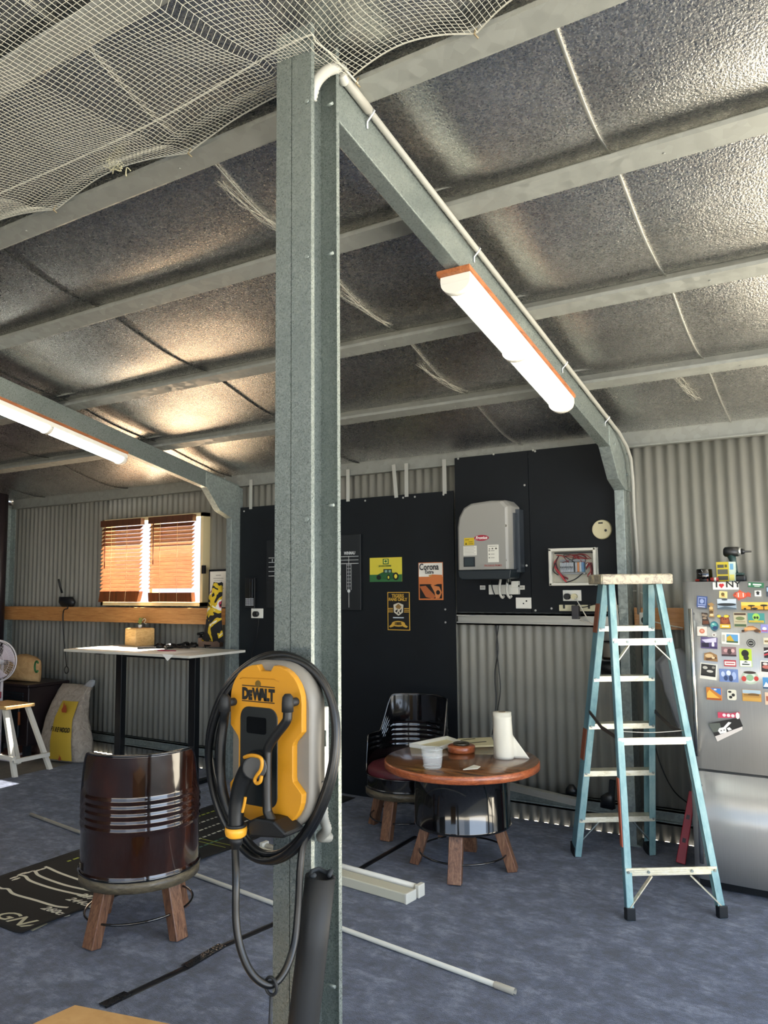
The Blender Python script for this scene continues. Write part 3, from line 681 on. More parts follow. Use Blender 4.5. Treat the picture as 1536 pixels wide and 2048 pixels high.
def F(px, py): return at_y(px, py, DY-.009)
def fridge_c(cx, cy): return 1360+cx/4.655, 1060+cy/4.655
def decal(parent, x0, x1, z0, z1, y, shapes, name='printed_picture', step=.0006):
    """flat coloured shapes printed on a face that looks towards -y; coordinates 0..1"""
    mats = []; mb = MB()
    for i, s_ in enumerate(shapes):
        kind, colr, q_ = s_[0], s_[1], s_[2:]
        mt = cm(colr, .45)
        if mt not in mats: mats.append(mt)
        mi = mats.index(mt); yy = y-step*(i+1)
        if kind == 'r': pts_ = [(q_[0], q_[1]), (q_[2], q_[1]), (q_[2], q_[3]), (q_[0], q_[3])]
        elif kind == 'e': pts_ = [(q_[0]+q_[2]*math.cos(2*PI*k/20), q_[1]+q_[3]*math.sin(2*PI*k/20)) for k in range(20)]
        else: pts_ = q_[0]
        mb.add([(x0+(x1-x0)*a, yy, z0+(z1-z0)*b) for a, b in pts_], [tuple(range(len(pts_)))], mi)
    return mb.build(name, mats, parent) if mb.v else None
def magnet(box, base, lab, shapes=(), shape='r', cat='magnet', tilt=0, th=.004):
    a_ = F(*fridge_c(box[0], box[3])); b_ = F(*fridge_c(box[2], box[1]))
    x0, x1 = min(a_.x, b_.x), max(a_.x, b_.x); z0, z1 = min(a_.z, b_.z), max(a_.z, b_.z); y = a_.y
    if shape == 'r': poly = [(0,0), (1,0), (1,1), (0,1)]
    elif shape == 'e': poly = [(.5+.5*math.cos(2*PI*k/28), .5+.5*math.sin(2*PI*k/28)) for k in range(28)]
    elif shape == 'rr': poly = rrect(0, 1, 0, 1, .18)
    else: poly = shape
    t = thing('fridge_magnet', lab, cat, ((x0+x1)/2, y, z0), group='magnets on the refrigerator door')
    mb = MB(); mb.prism([(x0+(x1-x0)*a, z0+(z1-z0)*b) for a, b in poly], (0, y, 0), (1,0,0), (0,0,1), (0, -th, 0)); mb.build('backing', cm(base, .45), t)
    if shapes: decal(t, x0, x1, z0, z1, y-th, shapes)
    if tilt:
        c_ = Vector(((x0+x1)/2, y, (z0+z1)/2))
        t.rotation_euler = (0, math.radians(tilt), 0)
    return t, (x0, x1, z0, z1, y-th)
m1, g = magnet((308, 485, 545, 555), '#e9e6dc', 'white sign reading I love NY at the top of the fridge door', [('e', '#c8242c', .30, .62, .055, .2), ('e', '#c8242c', .385, .62, .055, .2), ('p', '#c8242c', [(.235, .58), (.34, .18), (.45, .58)])])
for tx, fx in (('I', .10), ('NY', .50)): letters('lettering', tx, .05, (g[0]+(g[1]-g[0])*fx, g[4]-.002, g[2]+.013), WALLROT, cm('#1a1a1a', .5), m1, .0008, width=1.15)
m2, g = magnet((635, 488, 778, 535), '#2c6e48', 'green strip magnet with white writing at the top of the door', [('r', '#e8ece0', .03, .35, .16, .8), ('r', '#dfe8dc', .3, .45, .85, .72), ('r', '#dfe8dc', .4, .18, .75, .3)], tilt=4)
magnet((365, 570, 437, 632), '#e6d28c', 'small pale yellow square magnet under the NY sign', [('e', '#6d5a2e', .45, .55, .22, .25), ('r', '#b07a2e', .3, .2, .7, .35)], tilt=4)
magnet((495, 555, 660, 655), '#c2472c', 'orange clownfish shaped magnet', [('e', '#e46a48', .42, .5, .3, .28), ('r', '#f0e4da', .28, .3, .33, .72), ('r', '#f0e4da', .55, .3, .6, .7), ('e', '#1c1c1c', .15, .58, .03, .05)], [(0, .5), (.12, .75), (.3, .82), (.38, 1), (.5, .85), (.72, .68), (.85, .78), (1, .62), (.95, .45), (1, .3), (.8, .36), (.6, .18), (.42, .12), (.3, 0), (.22, .2), (.08, .3)])
magnet((697, 563, 755, 617), '#e4e2da', 'small white magnet with a black hat picture', [('r', '#161616', .3, .25, .7, .6), ('r', '#161616', .18, .6, .82, .72), ('e', '#161616', .5, .75, .2, .12)])
magnet((155, 615, 245, 722), '#3f5488', 'blue embroidered square magnet near the top of the door handle', [('r', '#8f9cc0', .12, .2, .88, .9), ('r', '#3f5488', .2, .3, .8, .82), ('e', '#9aa8cc', .5, .56, .2, .2), ('r', '#c5cbe0', .15, .04, .85, .12)], tilt=5)
magnet((350, 642, 522, 738), '#9fb0bd', 'wide grey photo magnet of a lake with a dark island', [('r', '#c6d0d8', 0, .6, 1, 1), ('e', '#23282c', .5, .46, .5, .14), ('p', '#54626c', [(0, .1), (.4, .3), (1, .12), (1, 0), (0, 0)]), ('e', '#3a444c', .4, .93, .16, .08)])
magnet((573, 672, 819, 745), '#e0a52c', 'long orange magnet with black acacia trees', [('r', '#f0c858', 0, .55, 1, 1), ('r', '#2a2010', 0, 0, 1, .08), ('e', '#20180c', .38, .55, .14, .1), ('r', '#20180c', .36, .05, .39, .55), ('e', '#20180c', .85, .6, .14, .12), ('r', '#20180c', .83, .05, .86, .6), ('e', '#20180c', .5, .2, .12, .12), ('e', '#20180c', .14, .18, .05, .1)])
magnet((265, 675, 320, 810), '#a5814e', 'gold and bronze totem shaped magnet', [('e', '#d8b878', .5, .62, .3, .1), ('e', '#5e4424', .5, .35, .3, .1), ('e', '#e6cfa0', .55, .15, .3, .08)], [(.1, 0), (.9, 0), (.75, .3), (.85, .5), (.7, .75), (1, .85), (.6, 1), (0, .9), (.35, .75), (.2, .5), (.3, .3)], th=.008)
magnet((200, 768, 272, 885), '#3a2a22', 'dark brown carved magnet below the blue square', [('e', '#8c7a66', .3, .8, .2, .1), ('e', '#8c7a66', .6, .75, .2, .1), ('e', '#a28a70', .45, .55, .25, .08), ('r', '#6a3c24', .2, .1, .9, .35)], [(.1, 0), (1, .05), (.9, .4), (.75, .6), (.8, .95), (.1, 1), (.15, .5)], th=.008)
magnet((283, 850, 357, 935), '#2c6a78', 'round turquoise magnet beside the brown carving', [('e', '#56a8a0', .45, .6, .35, .25), ('e', '#1d3c66', .6, .3, .3, .2), ('e', '#cfe0d8', .4, .7, .15, .06)], 'e', th=.006)
magnet((350, 785, 465, 912), '#7e3a1c', 'brown moose magnet with yellow antlers', [('e', '#d8c83c', .16, .86, .16, .1), ('e', '#d8c83c', .72, .86, .2, .1), ('e', '#a0522a', .6, .55, .28, .22), ('r', '#e0b41e', .22, 0, 1, .28), ('r', '#fff2b0', .35, .08, .9, .2), ('e', '#1a0d06', .52, .66, .04, .04), ('e', '#1a0d06', .68, .66, .04, .04)], [(.2, 0), (1, 0), (1, .35), (.9, .75), (1, .9), (.7, 1), (.5, .8), (.3, .82), (.1, 1), (0, .85), (.25, .7), (.22, .35)])
magnet((505, 768, 618, 905), '#c3b896', 'map scroll magnet with a dark band at the top', [('r', '#4e3a28', .05, .82, .95, .96), ('e', '#6f7a4c', .5, .6, .35, .12), ('r', '#4c6040', .05, .05, .95, .22), ('r', '#8d7a58', .1, .36, .9, .4)])
magnet((635, 775, 785, 865), '#3f8f88', 'magnet of a green alien head on teal', [('e', '#9fd054', .5, .62, .22, .36), ('e', '#1c2c10', .42, .55, .07, .14), ('e', '#1c2c10', .58, .55, .07, .14), ('r', '#d8b83c', .05, .05, .95, .26), ('r', '#3c5a40', .1, .1, .9, .14)])
magnet((572, 893, 755, 958), '#a8703c', 'curved brown animal shaped magnet under the alien', [('e', '#d8a468', .45, .6, .3, .22), ('e', '#2a1c10', .1, .3, .08, .15), ('e', '#5c3c20', .8, .35, .16, .2)], [(0, .1), (.15, .5), (.35, .95), (.6, 1), (.8, .7), (1, .3), (.95, .05), (.75, .35), (.5, .5), (.25, .25)], th=.007)
magnet((755, 880, 819, 955), '#8f8cc8', 'lilac and white magnet at the right of the brown animal', [('e', '#e8e6f0', .5, .5, .3, .18), ('r', '#b04a6c', .1, .15, .9, .3)])
magnet((163, 900, 250, 985), '#ddd6c8', 'cream square magnet with a pink blot beside the handle', [('e', '#d07a5c', .5, .52, .28, .26), ('e', '#e6a48c', .5, .55, .14, .12)])
magnet((298, 958, 338, 995), '#d8d4cc', 'little white oval magnet', [('e', '#8a7a70', .5, .5, .25, .2)], 'e')
magnet((195, 1000, 343, 1100), '#5d4f7c', 'purple city photo magnet', [('p', '#cfc8dc', [(.05, .75), (.95, 1), (.95, .6), (.3, .5)]), ('r', '#221c34', .05, .1, .5, .5), ('e', '#e8e0f0', .75, .35, .08, .3), ('r', '#3a2f5a', .55, .05, 1, .2)], tilt=2)
magnet((388, 958, 550, 1060), '#e8e6da', 'framed white magnet with a yellow mountain under blue sky', [('r', '#5c9ac8', .28, .14, .92, .86), ('p', '#c8a42c', [(.3, .14), (.3, .6), (.5, .8), (.66, .4), (.8, .14)]), ('r', '#3c5a34', .28, .14, .92, .28), ('r', '#b8b4a4', .06, .2, .2, .8)], tilt=2)
magnet((622, 1015, 700, 1090), '#3a3a36', 'round black and silver magnet', [('e', '#a8a8a0', .5, .5, .4, .4), ('e', '#24241f', .5, .5, .32, .32), ('r', '#c8c8bc', .3, .46, .7, .54)], 'e')
magnet((390, 1090, 522, 1172), '#8a6a6c', 'pinkish crowd photo magnet', [('e', '#c89a98', .3, .6, .15, .2), ('e', '#4a3434', .55, .5, .15, .3), ('e', '#d8b0aa', .78, .6, .12, .2), ('r', '#3a2c30', 0, 0, 1, .18)])
magnet((558, 1107, 665, 1270), '#b4cc3c', 'tall lime green card magnet of a black and white panda', [('e', '#16160f', .48, .74, .3, .2), ('e', '#2a2a20', .55, .5, .22, .14), ('r', '#f0f0e6', .04, .02, .96, .34), ('p', '#2a4030', [(.3, .24), (.5, .32), (.7, .24)]), ('r', '#3a4a3a', .2, .1, .8, .17)])
magnet((225, 1137, 348, 1220), '#9a7448', 'carved tan landscape magnet', [('e', '#d8b888', .4, .6, .3, .2), ('p', '#5c3c1e', [(.1, .3), (.9, .5), (.95, .3), (.2, .1)]), ('e', '#e8cfa4', .7, .4, .12, .12)], [(0, .1), (1, 0), (.96, .7), (.5, 1), (.05, .85)], th=.007)
m_, g = magnet((412, 1213, 522, 1268), '#b42f38', 'red rimmed label magnet with white centre', [('r', '#ece4dc', .06, .2, .94, .78), ('r', '#b42f38', .14, .42, .86, .56)])
magnet((185, 1245, 332, 1385), '#e4dfd0', 'black and white instant photo magnet beside the handle', [('r', '#2c2a26', .06, .2, .94, .94), ('e', '#b8b4a8', .3, .72, .15, .1), ('e', '#c8c4b8', .6, .52, .2, .08), ('e', '#8a867c', .8, .78, .1, .08), ('r', '#0e0e0c', .06, .2, .94, .3)], tilt=5)
magnet((370, 1298, 540, 1410), '#6f86b8', 'blue tinted crowd photo magnet', [('e', '#c0cce8', .2, .6, .1, .2), ('e', '#d8e0f0', .5, .7, .12, .2), ('e', '#a4b6dc', .78, .5, .12, .3), ('e', '#32456e', .35, .3, .1, .2), ('e', '#2c3c62', .62, .3, .1, .25)])
magnet((575, 1315, 733, 1432), '#b8c4b0', 'oval magnet with red flowers and a green dome', [('e', '#d8dccf', .5, .5, .36, .36), ('e', '#c03c34', .15, .4, .14, .2), ('e', '#c03c34', .85, .45, .13, .18), ('e', '#3a2c24', .5, .88, .36, .1), ('e', '#8fb48c', .5, .5, .2, .24)], 'e')
magnet((250, 1470, 385, 1578), '#c87a2c', 'orange town photo magnet under a blue sky', [('p', '#3f7cc4', [(.25, .96), (.97, .96), (.97, .4)]), ('p', '#e4b04a', [(.04, .5), (.2, .8), (.6, .4), (.9, .15), (.04, .1)]), ('r', '#a04c20', .04, .04, .96, .16), ('e', '#e8e4dc', .6, .85, .1, .06)])
magnet((443, 1488, 522, 1580), '#dcd8c4', 'cream rounded magnet with three black spots', [('e', '#1c1c18', .3, .78, .2, .1), ('e', '#1c1c18', .68, .5, .18, .15), ('e', '#1c1c18', .38, .28, .18, .13)], 'rr')
magnet((583, 1490, 755, 1590), '#b88a44', 'desert photo magnet of brown grass under grey sky', [('r', '#a8bcc8', .02, .66, .98, .97), ('e', '#7a5a2c', .6, .6, .3, .1), ('r', '#c89a48', .02, .03, .98, .34), ('r', '#6e5028', .1, .5, .9, .56)])
magnet((750, 1220, 860, 1330), '#e6e0d2', 'framed picture magnet at the right edge of the view', [('r', '#2c2422', .08, .1, .92, .9), ('e', '#b8685c', .5, .5, .35, .15), ('e', '#d8d0c8', .4, .75, .2, .1)], tilt=2)
magnet((775, 1375, 870, 1475), '#4c8cc0', 'blue and white mountain magnet at the right edge of the view', [('p', '#e8ecf0', [(.0, .1), (.3, .6), (.6, .3), (1, .5), (1, .1)]), ('r', '#2c5070', 0, 0, 1, .15)])
magnet((795, 1515, 880, 1625), '#d8bca0', 'peach coloured card magnet at the right edge of the view', [('r', '#a85c44', .12, .3, .5, .7)])
magnet((805, 525, 880, 620), '#3c4450', 'dark photo magnet at the top right edge of the view', [('r', '#9ab4c8', .08, .5, .9, .9)])
magnet((780, 1005, 870, 1062), '#d8cfb4', 'pale strip magnet on the right above a red and black one', [('r', '#8a7048', .1, .3, .9, .6)])
magnet((785, 1095, 870, 1190), '#241c20', 'black magnet with red and white stripes', [('p', '#c83c44', [(0, .2), (1, .5), (1, .65), (0, .35)]), ('p', '#e8e4e0', [(0, .5), (1, .8), (1, .92), (0, .65)])])
# dog photograph held by a pink word magnet
t = thing('dog_photo', 'tilted black and white photo of a dog on the fridge door', 'photo', tuple(F(1452, 1452)))
q = [F(*fridge_c(*c_)) for c_ in ((350, 1968), (597, 1850), (553, 1745), (265, 1800))]
mb = MB(); mb.add([(p_.x, p_.y-.001, p_.z) for p_ in q]+[(p_.x, p_.y-.0025, p_.z) for p_ in q], [(0,1,2,3), (7,6,5,4), (0,1,5,4), (1,2,6,5), (2,3,7,6), (3,0,4,7)]); mb.build('photo_print', cm('#d8cfc8', .4), t)
def qp(u, v_): a_ = q[0].lerp(q[1], u); b_ = q[3].lerp(q[2], u); return a_.lerp(b_, v_)
mats = [cm('#1e1c1c', .4), cm('#ece8e4', .4), cm('#5c6058', .4)]; mb = MB()
def qpoly(pts_, mi, k): mb.add([(qp(*c_).x, q[0].y-.003-.0004*k, qp(*c_).z) for c_ in pts_], [tuple(range(len(pts_)))], mi)
qpoly([(0, .28), (1, .22), (1, 1), (0, 1)], 0, 0); qpoly([(0, .5), (.3, .4), (.35, .9), (0, 1)], 2, 1); qpoly([(.2, .3), (.42, .25), (.46, .5), (.7, .75), (.62, .85), (.4, .6), (.26, .62), (.18, .5)], 1, 2); qpoly([(.5, .3), (.62, .3), (.58, .5), (.48, .48)], 1, 3)
qpoly([(.26, .42), (.3, .42), (.3, .48), (.26, .48)], 0, 4); qpoly([(.36, .4), (.4, .4), (.4, .46), (.36, .46)], 0, 5)
mb.build('printed_picture', mats, t)
t, g = magnet((355, 1695, 553, 1755), '#c8405c', 'pink lettered magnet holding the dog photo', [('e', '#f0dcdc', .3, .5, .08, .2), ('e', '#f0dcdc', .5, .5, .08, .2), ('e', '#f0dcdc', .7, .5, .08, .2), ('e', '#e8e2dc', .92, .55, .09, .4)], [(0, .1), (1, .3), (1, 1), (.8, .9), (.6, .75), (0, .8)], tilt=0, th=.006)

# on top of the refrigerator
ZF = FZ+.0005
p = at_y(1408, 1158, 4.93)
t = thing('speaker_puck', 'small black round tin on top of the refrigerator, leftmost', 'tin', (p.x, 4.95, ZF)); mb = MB(); mb.lathe([(.044, ZF+.012), (.046, ZF+.015), (.046, ZF+.072), (.042, ZF+.075)], p.x, 4.95, n=32); mb.build('body', BLACKG, t)
mb = MB(); mb.lathe([(.05, ZF), (.05, ZF+.012)], p.x, 4.95, n=32); mb.build('base', BLACKM, t)
mb = MB(); a_ = at_y(1391, 1159, 4.87); b_ = at_y(1416, 1159, 4.87); mb.tube([(a_.x, 4.87, ZF+.008), (b_.x, 4.87, ZF+.008)], .0075, 10)
t = thing('marker_pen', 'red and black marker pen lying in front of the black tin', 'pen', (a_.x, 4.87, ZF)); mb.build('barrel', cm('#9a2c22', .4), t)
mb = MB(); mb.tube([((a_.x+b_.x)/2-.012, 4.87, ZF+.008), ((a_.x+b_.x)/2+.03, 4.87, ZF+.008)], .0082, 10); mb.build('cap', BLACKM, t)
a_ = at_y(1421, 1158, 4.88); b_ = at_y(1437, 1158, 4.88)
t = thing('tape_roll', 'red and white sticky tape roll between tin and yellow box', 'tape', ((a_.x+b_.x)/2, 4.88, ZF)); mb = MB(); mb.cyl((a_.x, 4.88, ZF+.012), (b_.x, 4.88, ZF+.012), .012, n=16); mb.build('label', cm('#b03a34', .5), t)
mb = MB(); mb.cyl((a_.x+.02, 4.88, ZF+.012), (a_.x+.032, 4.88, ZF+.012), .0125, n=16); mb.build('band', WHITE, t)
a_ = at_y(1434, 1160, 4.90); b_ = at_y(1458, 1160, 4.90); c_ = at_y(1470, 1160, 4.90)
t = thing('battery_carton', 'yellow and grey carton beside the drill on top of the refrigerator', 'box', (a_.x, 4.9, ZF))
hz = at_y(1436, 1124, 4.9).z-ZF
mb = MB(); mb.box(a_.x, b_.x, 4.90, 4.98, ZF, ZF+hz); mb.build('carton', cm('#c9b52a', .5), t)
decal(t, a_.x, b_.x, ZF, ZF+hz, 4.90, [('r', '#4a4a40', .08, .70, .62, .86), ('r', '#56564a', .08, .37, .94, .62), ('r', '#3e3e36', .08, .08, .94, .28), ('r', '#5a5420', .7, .72, .9, .86)])
mb = MB(); mb.box(b_.x+.001, c_.x, 4.905, 4.975, ZF, ZF+hz); q_ = mb.build('side_pack', cm('#c8d8c8', .4), t)
decal(t, b_.x+.001, c_.x, ZF, ZF+hz, 4.905, [('r', '#6fa8c8', .2, .6, .8, .9), ('r', '#e0d870', .1, .05, .9, .35)])
dr = thing('cordless_drill', 'dark green and black cordless impact drill standing on the refrigerator', 'drill', tuple((at_y(1478, 1150, 4.97).x, 4.97, ZF)))
def D(px, py, y=4.97): return at_y(px, py, y)
GD = cm('#1c3a38', .45); mb = MB()
k_ = D(1447, 1104); e_ = D(1476, 1103); mb.tube([k_, D(1450, 1104), D(1458, 1104), e_], .03, 20, rs=[.020, .028, .031, .028]); mb.build('motor_housing', BLACKM, dr)
mb = MB(); mb.cyl(D(1476, 1103), D(1482, 1103), .027, .023, 20); mb.build('front_collar', cm('#a8aaa8', .35, .8), dr)
mb = MB(); mb.tube([D(1482, 1103), D(1488, 1103), D(1490, 1103), D(1503, 1103)], .012, 14, rs=[.018, .014, .006, .005]); mb.build('chuck_and_bit', BLACKM, dr)
mb = MB(); mb.tube([D(1462, 1110), D(1466, 1122), D(1469, 1138), D(1470, 1148)], .017, 12, rs=[.024, .019, .017, .019]); mb.build('grip', GD, dr)
mb = MB(); p_ = D(1474, 1156); mb.box(p_.x-.042, p_.x+.048, 4.935, 5.005, ZF, ZF+.035); mb.build('battery_pack', BLACKM, dr, bevel=.006)
mb = MB(); mb.box(p_.x-.036, p_.x+.038, 4.938, 5.002, ZF+.0355, ZF+.05); mb.build('battery_foot', GD, dr, bevel=.004)

# ------------------------------------------------------------------ black wall boards and what hangs on them
def board(x0, x1, z0, z1, lab, y0=5.462, y1=5.474, screws=()):
    t = thing('wall_board', lab, 'board', ((x0+x1)/2, y1, z0), group='black painted boards on the back wall')
    mb = MB(); mb.box(x0, x1, y0, y1, z0, z1); mb.build('panel', PANEL, t)
    mb = MB()
    for x, z in screws: mb.cyl((x, y0, z), (x, y0-.003, z), .008, n=10)
    if screws: build_each(mb, 'screw_head', ALU, t)
board(-4.995, -3.905, 0.005, 2.445, 'full height black board left of the tall post, with the keypad phone on it', screws=((-4.95, 2.41),))
board(-3.90, -2.775, 0.005, 2.445, 'full height black board carrying the three metal signs', screws=((-3.6, 2.42), (-3.23, 2.42), (-3.12, 2.42), (-2.86, 2.42), (-2.86, 1.52), (-2.86, 1.42)))
def B(px, py, y=5.45): return at_y(px, py, y)
def sc(*pts): return [(B(px, py).x, B(px, py).z) for px, py in pts]
board(-2.758, -2.150, 1.502, 2.70, 'upper black board behind the grey inverter', screws=sc((915, 917), (986, 908), (1048, 970), (1052, 1131), (1065, 900), (1070, 1221)))
board(-2.146, -1.50, 1.502, 2.70, 'upper black board carrying the open switch box', screws=sc((1069, 902), (1102, 1217)))
for k, px in enumerate((696, 790, 813, 889, 502)):
    a_ = at_y(px-5, 960, 5.46); b_ = at_y(px+5, 960, 5.46); mb = MB(); lean = .012 if k == 1 else 0
    mb.bar(((a_.x+b_.x)/2-lean, 5.459, 2.70), ((a_.x+b_.x)/2+lean, 5.459, 2.425), .034, .003, (1,0,0))
    tag(mb.build('hanging_strap', ALU), ['aluminium strap above the scoreboard, nearest the tall post', 'aluminium strap above the tractor sign, left of a pair', 'aluminium strap above the tractor sign, right of a pair', 'aluminium strap beside the upper black board', 'aluminium strap between left rafter foot and tall post'][k], 'strap', 'aluminium straps holding the black boards')
YB = 5.462
def sign(px0, py0, px1, py1, base, lab, shapes, name='metal_sign', frame=None, y=YB):
    a_ = B(px0, py1, y); b_ = B(px1, py0, y); t = thing(name, lab, 'sign', ((a_.x+b_.x)/2, y, a_.z), group='metal signs on the black wall')
    mb = MB(); mb.box(a_.x, b_.x, y-.004, y, a_.z, b_.z); mb.build('plate', cm(base, .4), t, bevel=.0015)
    decal(t, a_.x, b_.x, a_.z, b_.z, y-.004, shapes, step=.0005)
    return t, (a_.x, b_.x, a_.z, b_.z)
tr_ = []
t, g = sign(740, 1114, 804, 1164, '#cdbf3c', 'yellow and green metal sign with a tractor', [('r', '#2f6638', 0, 0, 1, .3), ('r', '#1f5c30', .42, .72, .6, .95), ('r', '#e0d85c', .45, .76, .57, .92), ('p', '#1f5c30', [(.46, .84), (.5, .9), (.56, .86), (.52, .78)]),
  ('p', '#24582e', [(.22, .12), (.22, .28), (.42, .4), (.62, .4), (.78, .36), (.8, .14), (.6, .08)]), ('r', '#10241a', .44, .36, .70, .52), ('r', '#7c9c8c', .48, .38, .56, .48), ('r', '#7c9c8c', .6, .38, .67, .48), ('e', '#14140f', .82, .22, .09, .16), ('e', '#d8c83c', .82, .22, .045, .09), ('e', '#14140f', .6, .18, .05, .12), ('e', '#d8c83c', .6, .18, .025, .06), ('e', '#0f1a12', .3, .18, .07, .1)])
letters('lettering', 'JOHN DEERE', .019, (g[0]+(g[1]-g[0])*.5, YB-.0115, g[2]+(g[3]-g[2])*.62), WALLROT, cm('#2f5a30', .5), t, .0004, align='CENTER', width=1.1)
t, g = sign(838, 1124, 886, 1200, '#c8743c', 'beer sign with white top and brown figure', [('r', '#e4e0d4', .02, .62, .98, .98), ('r', '#c4703c', .02, .4, .98, .62), ('r', '#17100c', .05, .04, .95, .42), ('p', '#c8743c', [(.4, .55), (.55, .68), (.98, .66), (.92, .45), (.6, .38), (.42, .45)]), ('p', '#a85c30', [(.05, .36), (.3, .38), (.7, .1), (.6, .03), (.3, .08)]), ('p', '#c87a44', [(.5, .4), (.85, .35), (.95, .2), (.85, .05), (.7, .04), (.66, .2)]), ('e', '#17100c', .8, .2, .08, .06), ('e', '#b88a48', .5, .645, .07, .025)])
letters('lettering', 'Corona', .072, (g[0]+.012, YB-.012, g[2]+(g[3]-g[2])*.80), WALLROT, cm('#14141c', .5), t, .001, width=.78)
letters('lettering', 'Extra', .04, (g[0]+.065, YB-.012, g[2]+(g[3]-g[2])*.70), WALLROT, cm('#14141c', .5), t, .0005, width=.9)
Yy = '#c49a3a'
t, g = sign(776, 1184, 820, 1260, '#16140f', 'black and gold club sign with a tiger shield', [('r', Yy, .0, 0, 1, 1), ('r', '#14120e', .035, .02, .965, .98)]+[('r', Yy, .035, .47+.045*k, .965, .49+.045*k) for k in range(3)]+[('p', '#14120e', [(.24, .68), (.3, .72), (.5, .75), (.7, .72), (.76, .68), (.74, .45), (.5, .36), (.26, .45)]), ('p', '#c8c0ac', [(.28, .67), (.5, .72), (.72, .67), (.7, .47), (.5, .38), (.3, .47)]), ('p', '#8a6a3a', [(.36, .62), (.5, .7), (.64, .62), (.56, .55), (.42, .57)]), ('p', '#16140f', [(.34, .5), (.48, .56), (.44, .46)]), ('p', '#16140f', [(.54, .5), (.66, .58), (.62, .46)]), ('p', '#16140f', [(.46, .44), (.52, .5), (.55, .42)]), ('r', '#b8c0c8', .26, .315, .74, .345), ('e', Yy, .5, .17, .3, .075), ('p', Yy, [(.08, .1), (.25, .18), (.3, .1), (.14, .07)]), ('p', Yy, [(.92, .1), (.75, .18), (.7, .1), (.86, .07)])])
xm = (g[0]+g[1])/2; zz = lambda f: g[2]+(g[3]-g[2])*f
for tx, f, s_ in (('TIGERS', .86, .038), ('FANS ONLY', .77, .034)): letters('lettering', tx, s_, (xm, YB-.016, zz(f)), WALLROT, cm(Yy, .5), t, .0012, align='CENTER', width=.95)
letters('lettering', '1885', .034, (xm, YB-.018, zz(.14)), WALLROT, cm('#16140f', .5), t, .001, align='CENTER')
# scoreboard
a_ = B(660, 1220, 5.44); b_ = B(721, 1068, 5.44)
t = thing('scoreboard', 'matt black dart scoreboard door right beside the tall post', 'scoreboard', (b_.x, 5.44, a_.z))
mb = MB(); mb.box(-4.12, b_.x, 5.44, 5.460, a_.z, b_.z); mb.build('panel', cm('#14181b', .5), t, bevel=.004)
W_ = cm('#c9cccc', .6); mb = MB(); xa = B(682, 1150, 5.438).x; xb = B(717, 1150, 5.438).x
for py in (1113, 1120, 1127): z = B(700, py, 5.438).z; mb.box(xa, xb, 5.4375, 5.439, z-.002, z+.002)
xc_ = B(697.5, 1150, 5.438).x; z1, z0 = B(698, 1112, 5.438).z, B(698, 1215, 5.438).z; mb.box(xc_-.0015, xc_+.0015, 5.4375, 5.439, z0, z1)
for px in (693.5, 702): x = B(px, 1150, 5.438).x; mb.box(x-.0015, x+.0015, 5.4375, 5.439, B(698, 1180, 5.438).z, B(698, 1127, 5.438).z)
for k in range(7): z = B(698, 1130+7*k, 5.438).z; mb.box(B(693.5, 1150, 5.438).x, B(702, 1150, 5.438).x, 5.4375, 5.439, z-.0012, z+.0012)
mb.cyl((xc_, 5.439, B(698, 1182, 5.438).z), (xc_, 5.437, B(698, 1182, 5.438).z), .014, n=16); mb.build('chalk_lines', W_, t)
letters('lettering', 'WINMAU', .036, (xa+.03, 5.4372, B(698, 1110, 5.438).z+.004), WALLROT, W_, t, .001, shear=.2, width=.75)
# left leaf of the dart cabinet, seen on the other side of the post
a_ = B(532, 1216, 5.44); b_ = B(553, 1080, 5.44)
t = thing('dart_cabinet_door', 'black dart cabinet door with white writing left of the tall post', 'cabinet door', (a_.x, 5.44, a_.z))
mb = MB(); mb.box(a_.x, a_.x+.17, 5.44, 5.460, a_.z, b_.z); mb.build('panel', cm('#101417', .5), t, bevel=.003)
mb = MB()
for k in range(5):
    z = B(540, 1116+9*k, 5.438).z; mb.box(a_.x+.03, a_.x+.17, 5.4375, 5.4385, z-.002, z+.002)
    if k in (1, 3, 4): mb.box(a_.x+.05+.02*k, a_.x+.055+.02*k, 5.4375, 5.4385, z, z+.03)
mb.build('chalk_lines', W_, t)
# keypad phone
a_ = B(488, 1216, 5.42); b_ = B(508, 1155, 5.42)
t = thing('keypad_phone', 'black wall phone with white keypad near the left column', 'phone', ((a_.x+b_.x)/2, 5.42, a_.z))
mb = MB(); mb.box(a_.x, b_.x, 5.43, 5.461, a_.z, b_.z); mb.build('case', BLACKM, t, bevel=.004)
mb = MB(); mb.box(b_.x-.045, b_.x-.008, 5.41, 5.429, a_.z+.09, b_.z-.01); mb.build('handset', BLACKG, t, bevel=.006)
mb = MB()
for i in range(5):
    for j in range(4): mb.box(a_.x+.012+.02*i, a_.x+.024+.02*i, 5.427, 5.4295, a_.z+.022+.018*j, a_.z+.033+.018*j)
mb.build('keys', cm('#b8bcc0', .5), t)
def outlet(px0, py0, px1, py1, lab, knobs, y=5.462, name='power_outlet'):
    a_ = B(px0, py1, y); b_ = B(px1, py0, y); t = thing(name, lab, 'socket', ((a_.x+b_.x)/2, y, a_.z), group='power outlets')
    mb = MB(); mb.box(a_.x, b_.x, y-.012, y, a_.z, b_.z); mb.build('face_plate', WHITE, t, bevel=.003)
    for px, py, r, c_ in knobs:
        p_ = B(px, py, y-.012); mb = MB(); dp = .035 if r > .012 else .003; mb.cyl((p_.x, y-.012, p_.z), (p_.x, y-.012-dp, p_.z), r, n=20); mb.build('plug' if r > .012 else 'switch', c_, t)
    return t
outlet(1033, 1195, 1063, 1217, 'blank white double outlet low on the board under the inverter', [(1053, 1202, .006, BLACK), (1047, 1207, .005, BLACK)])
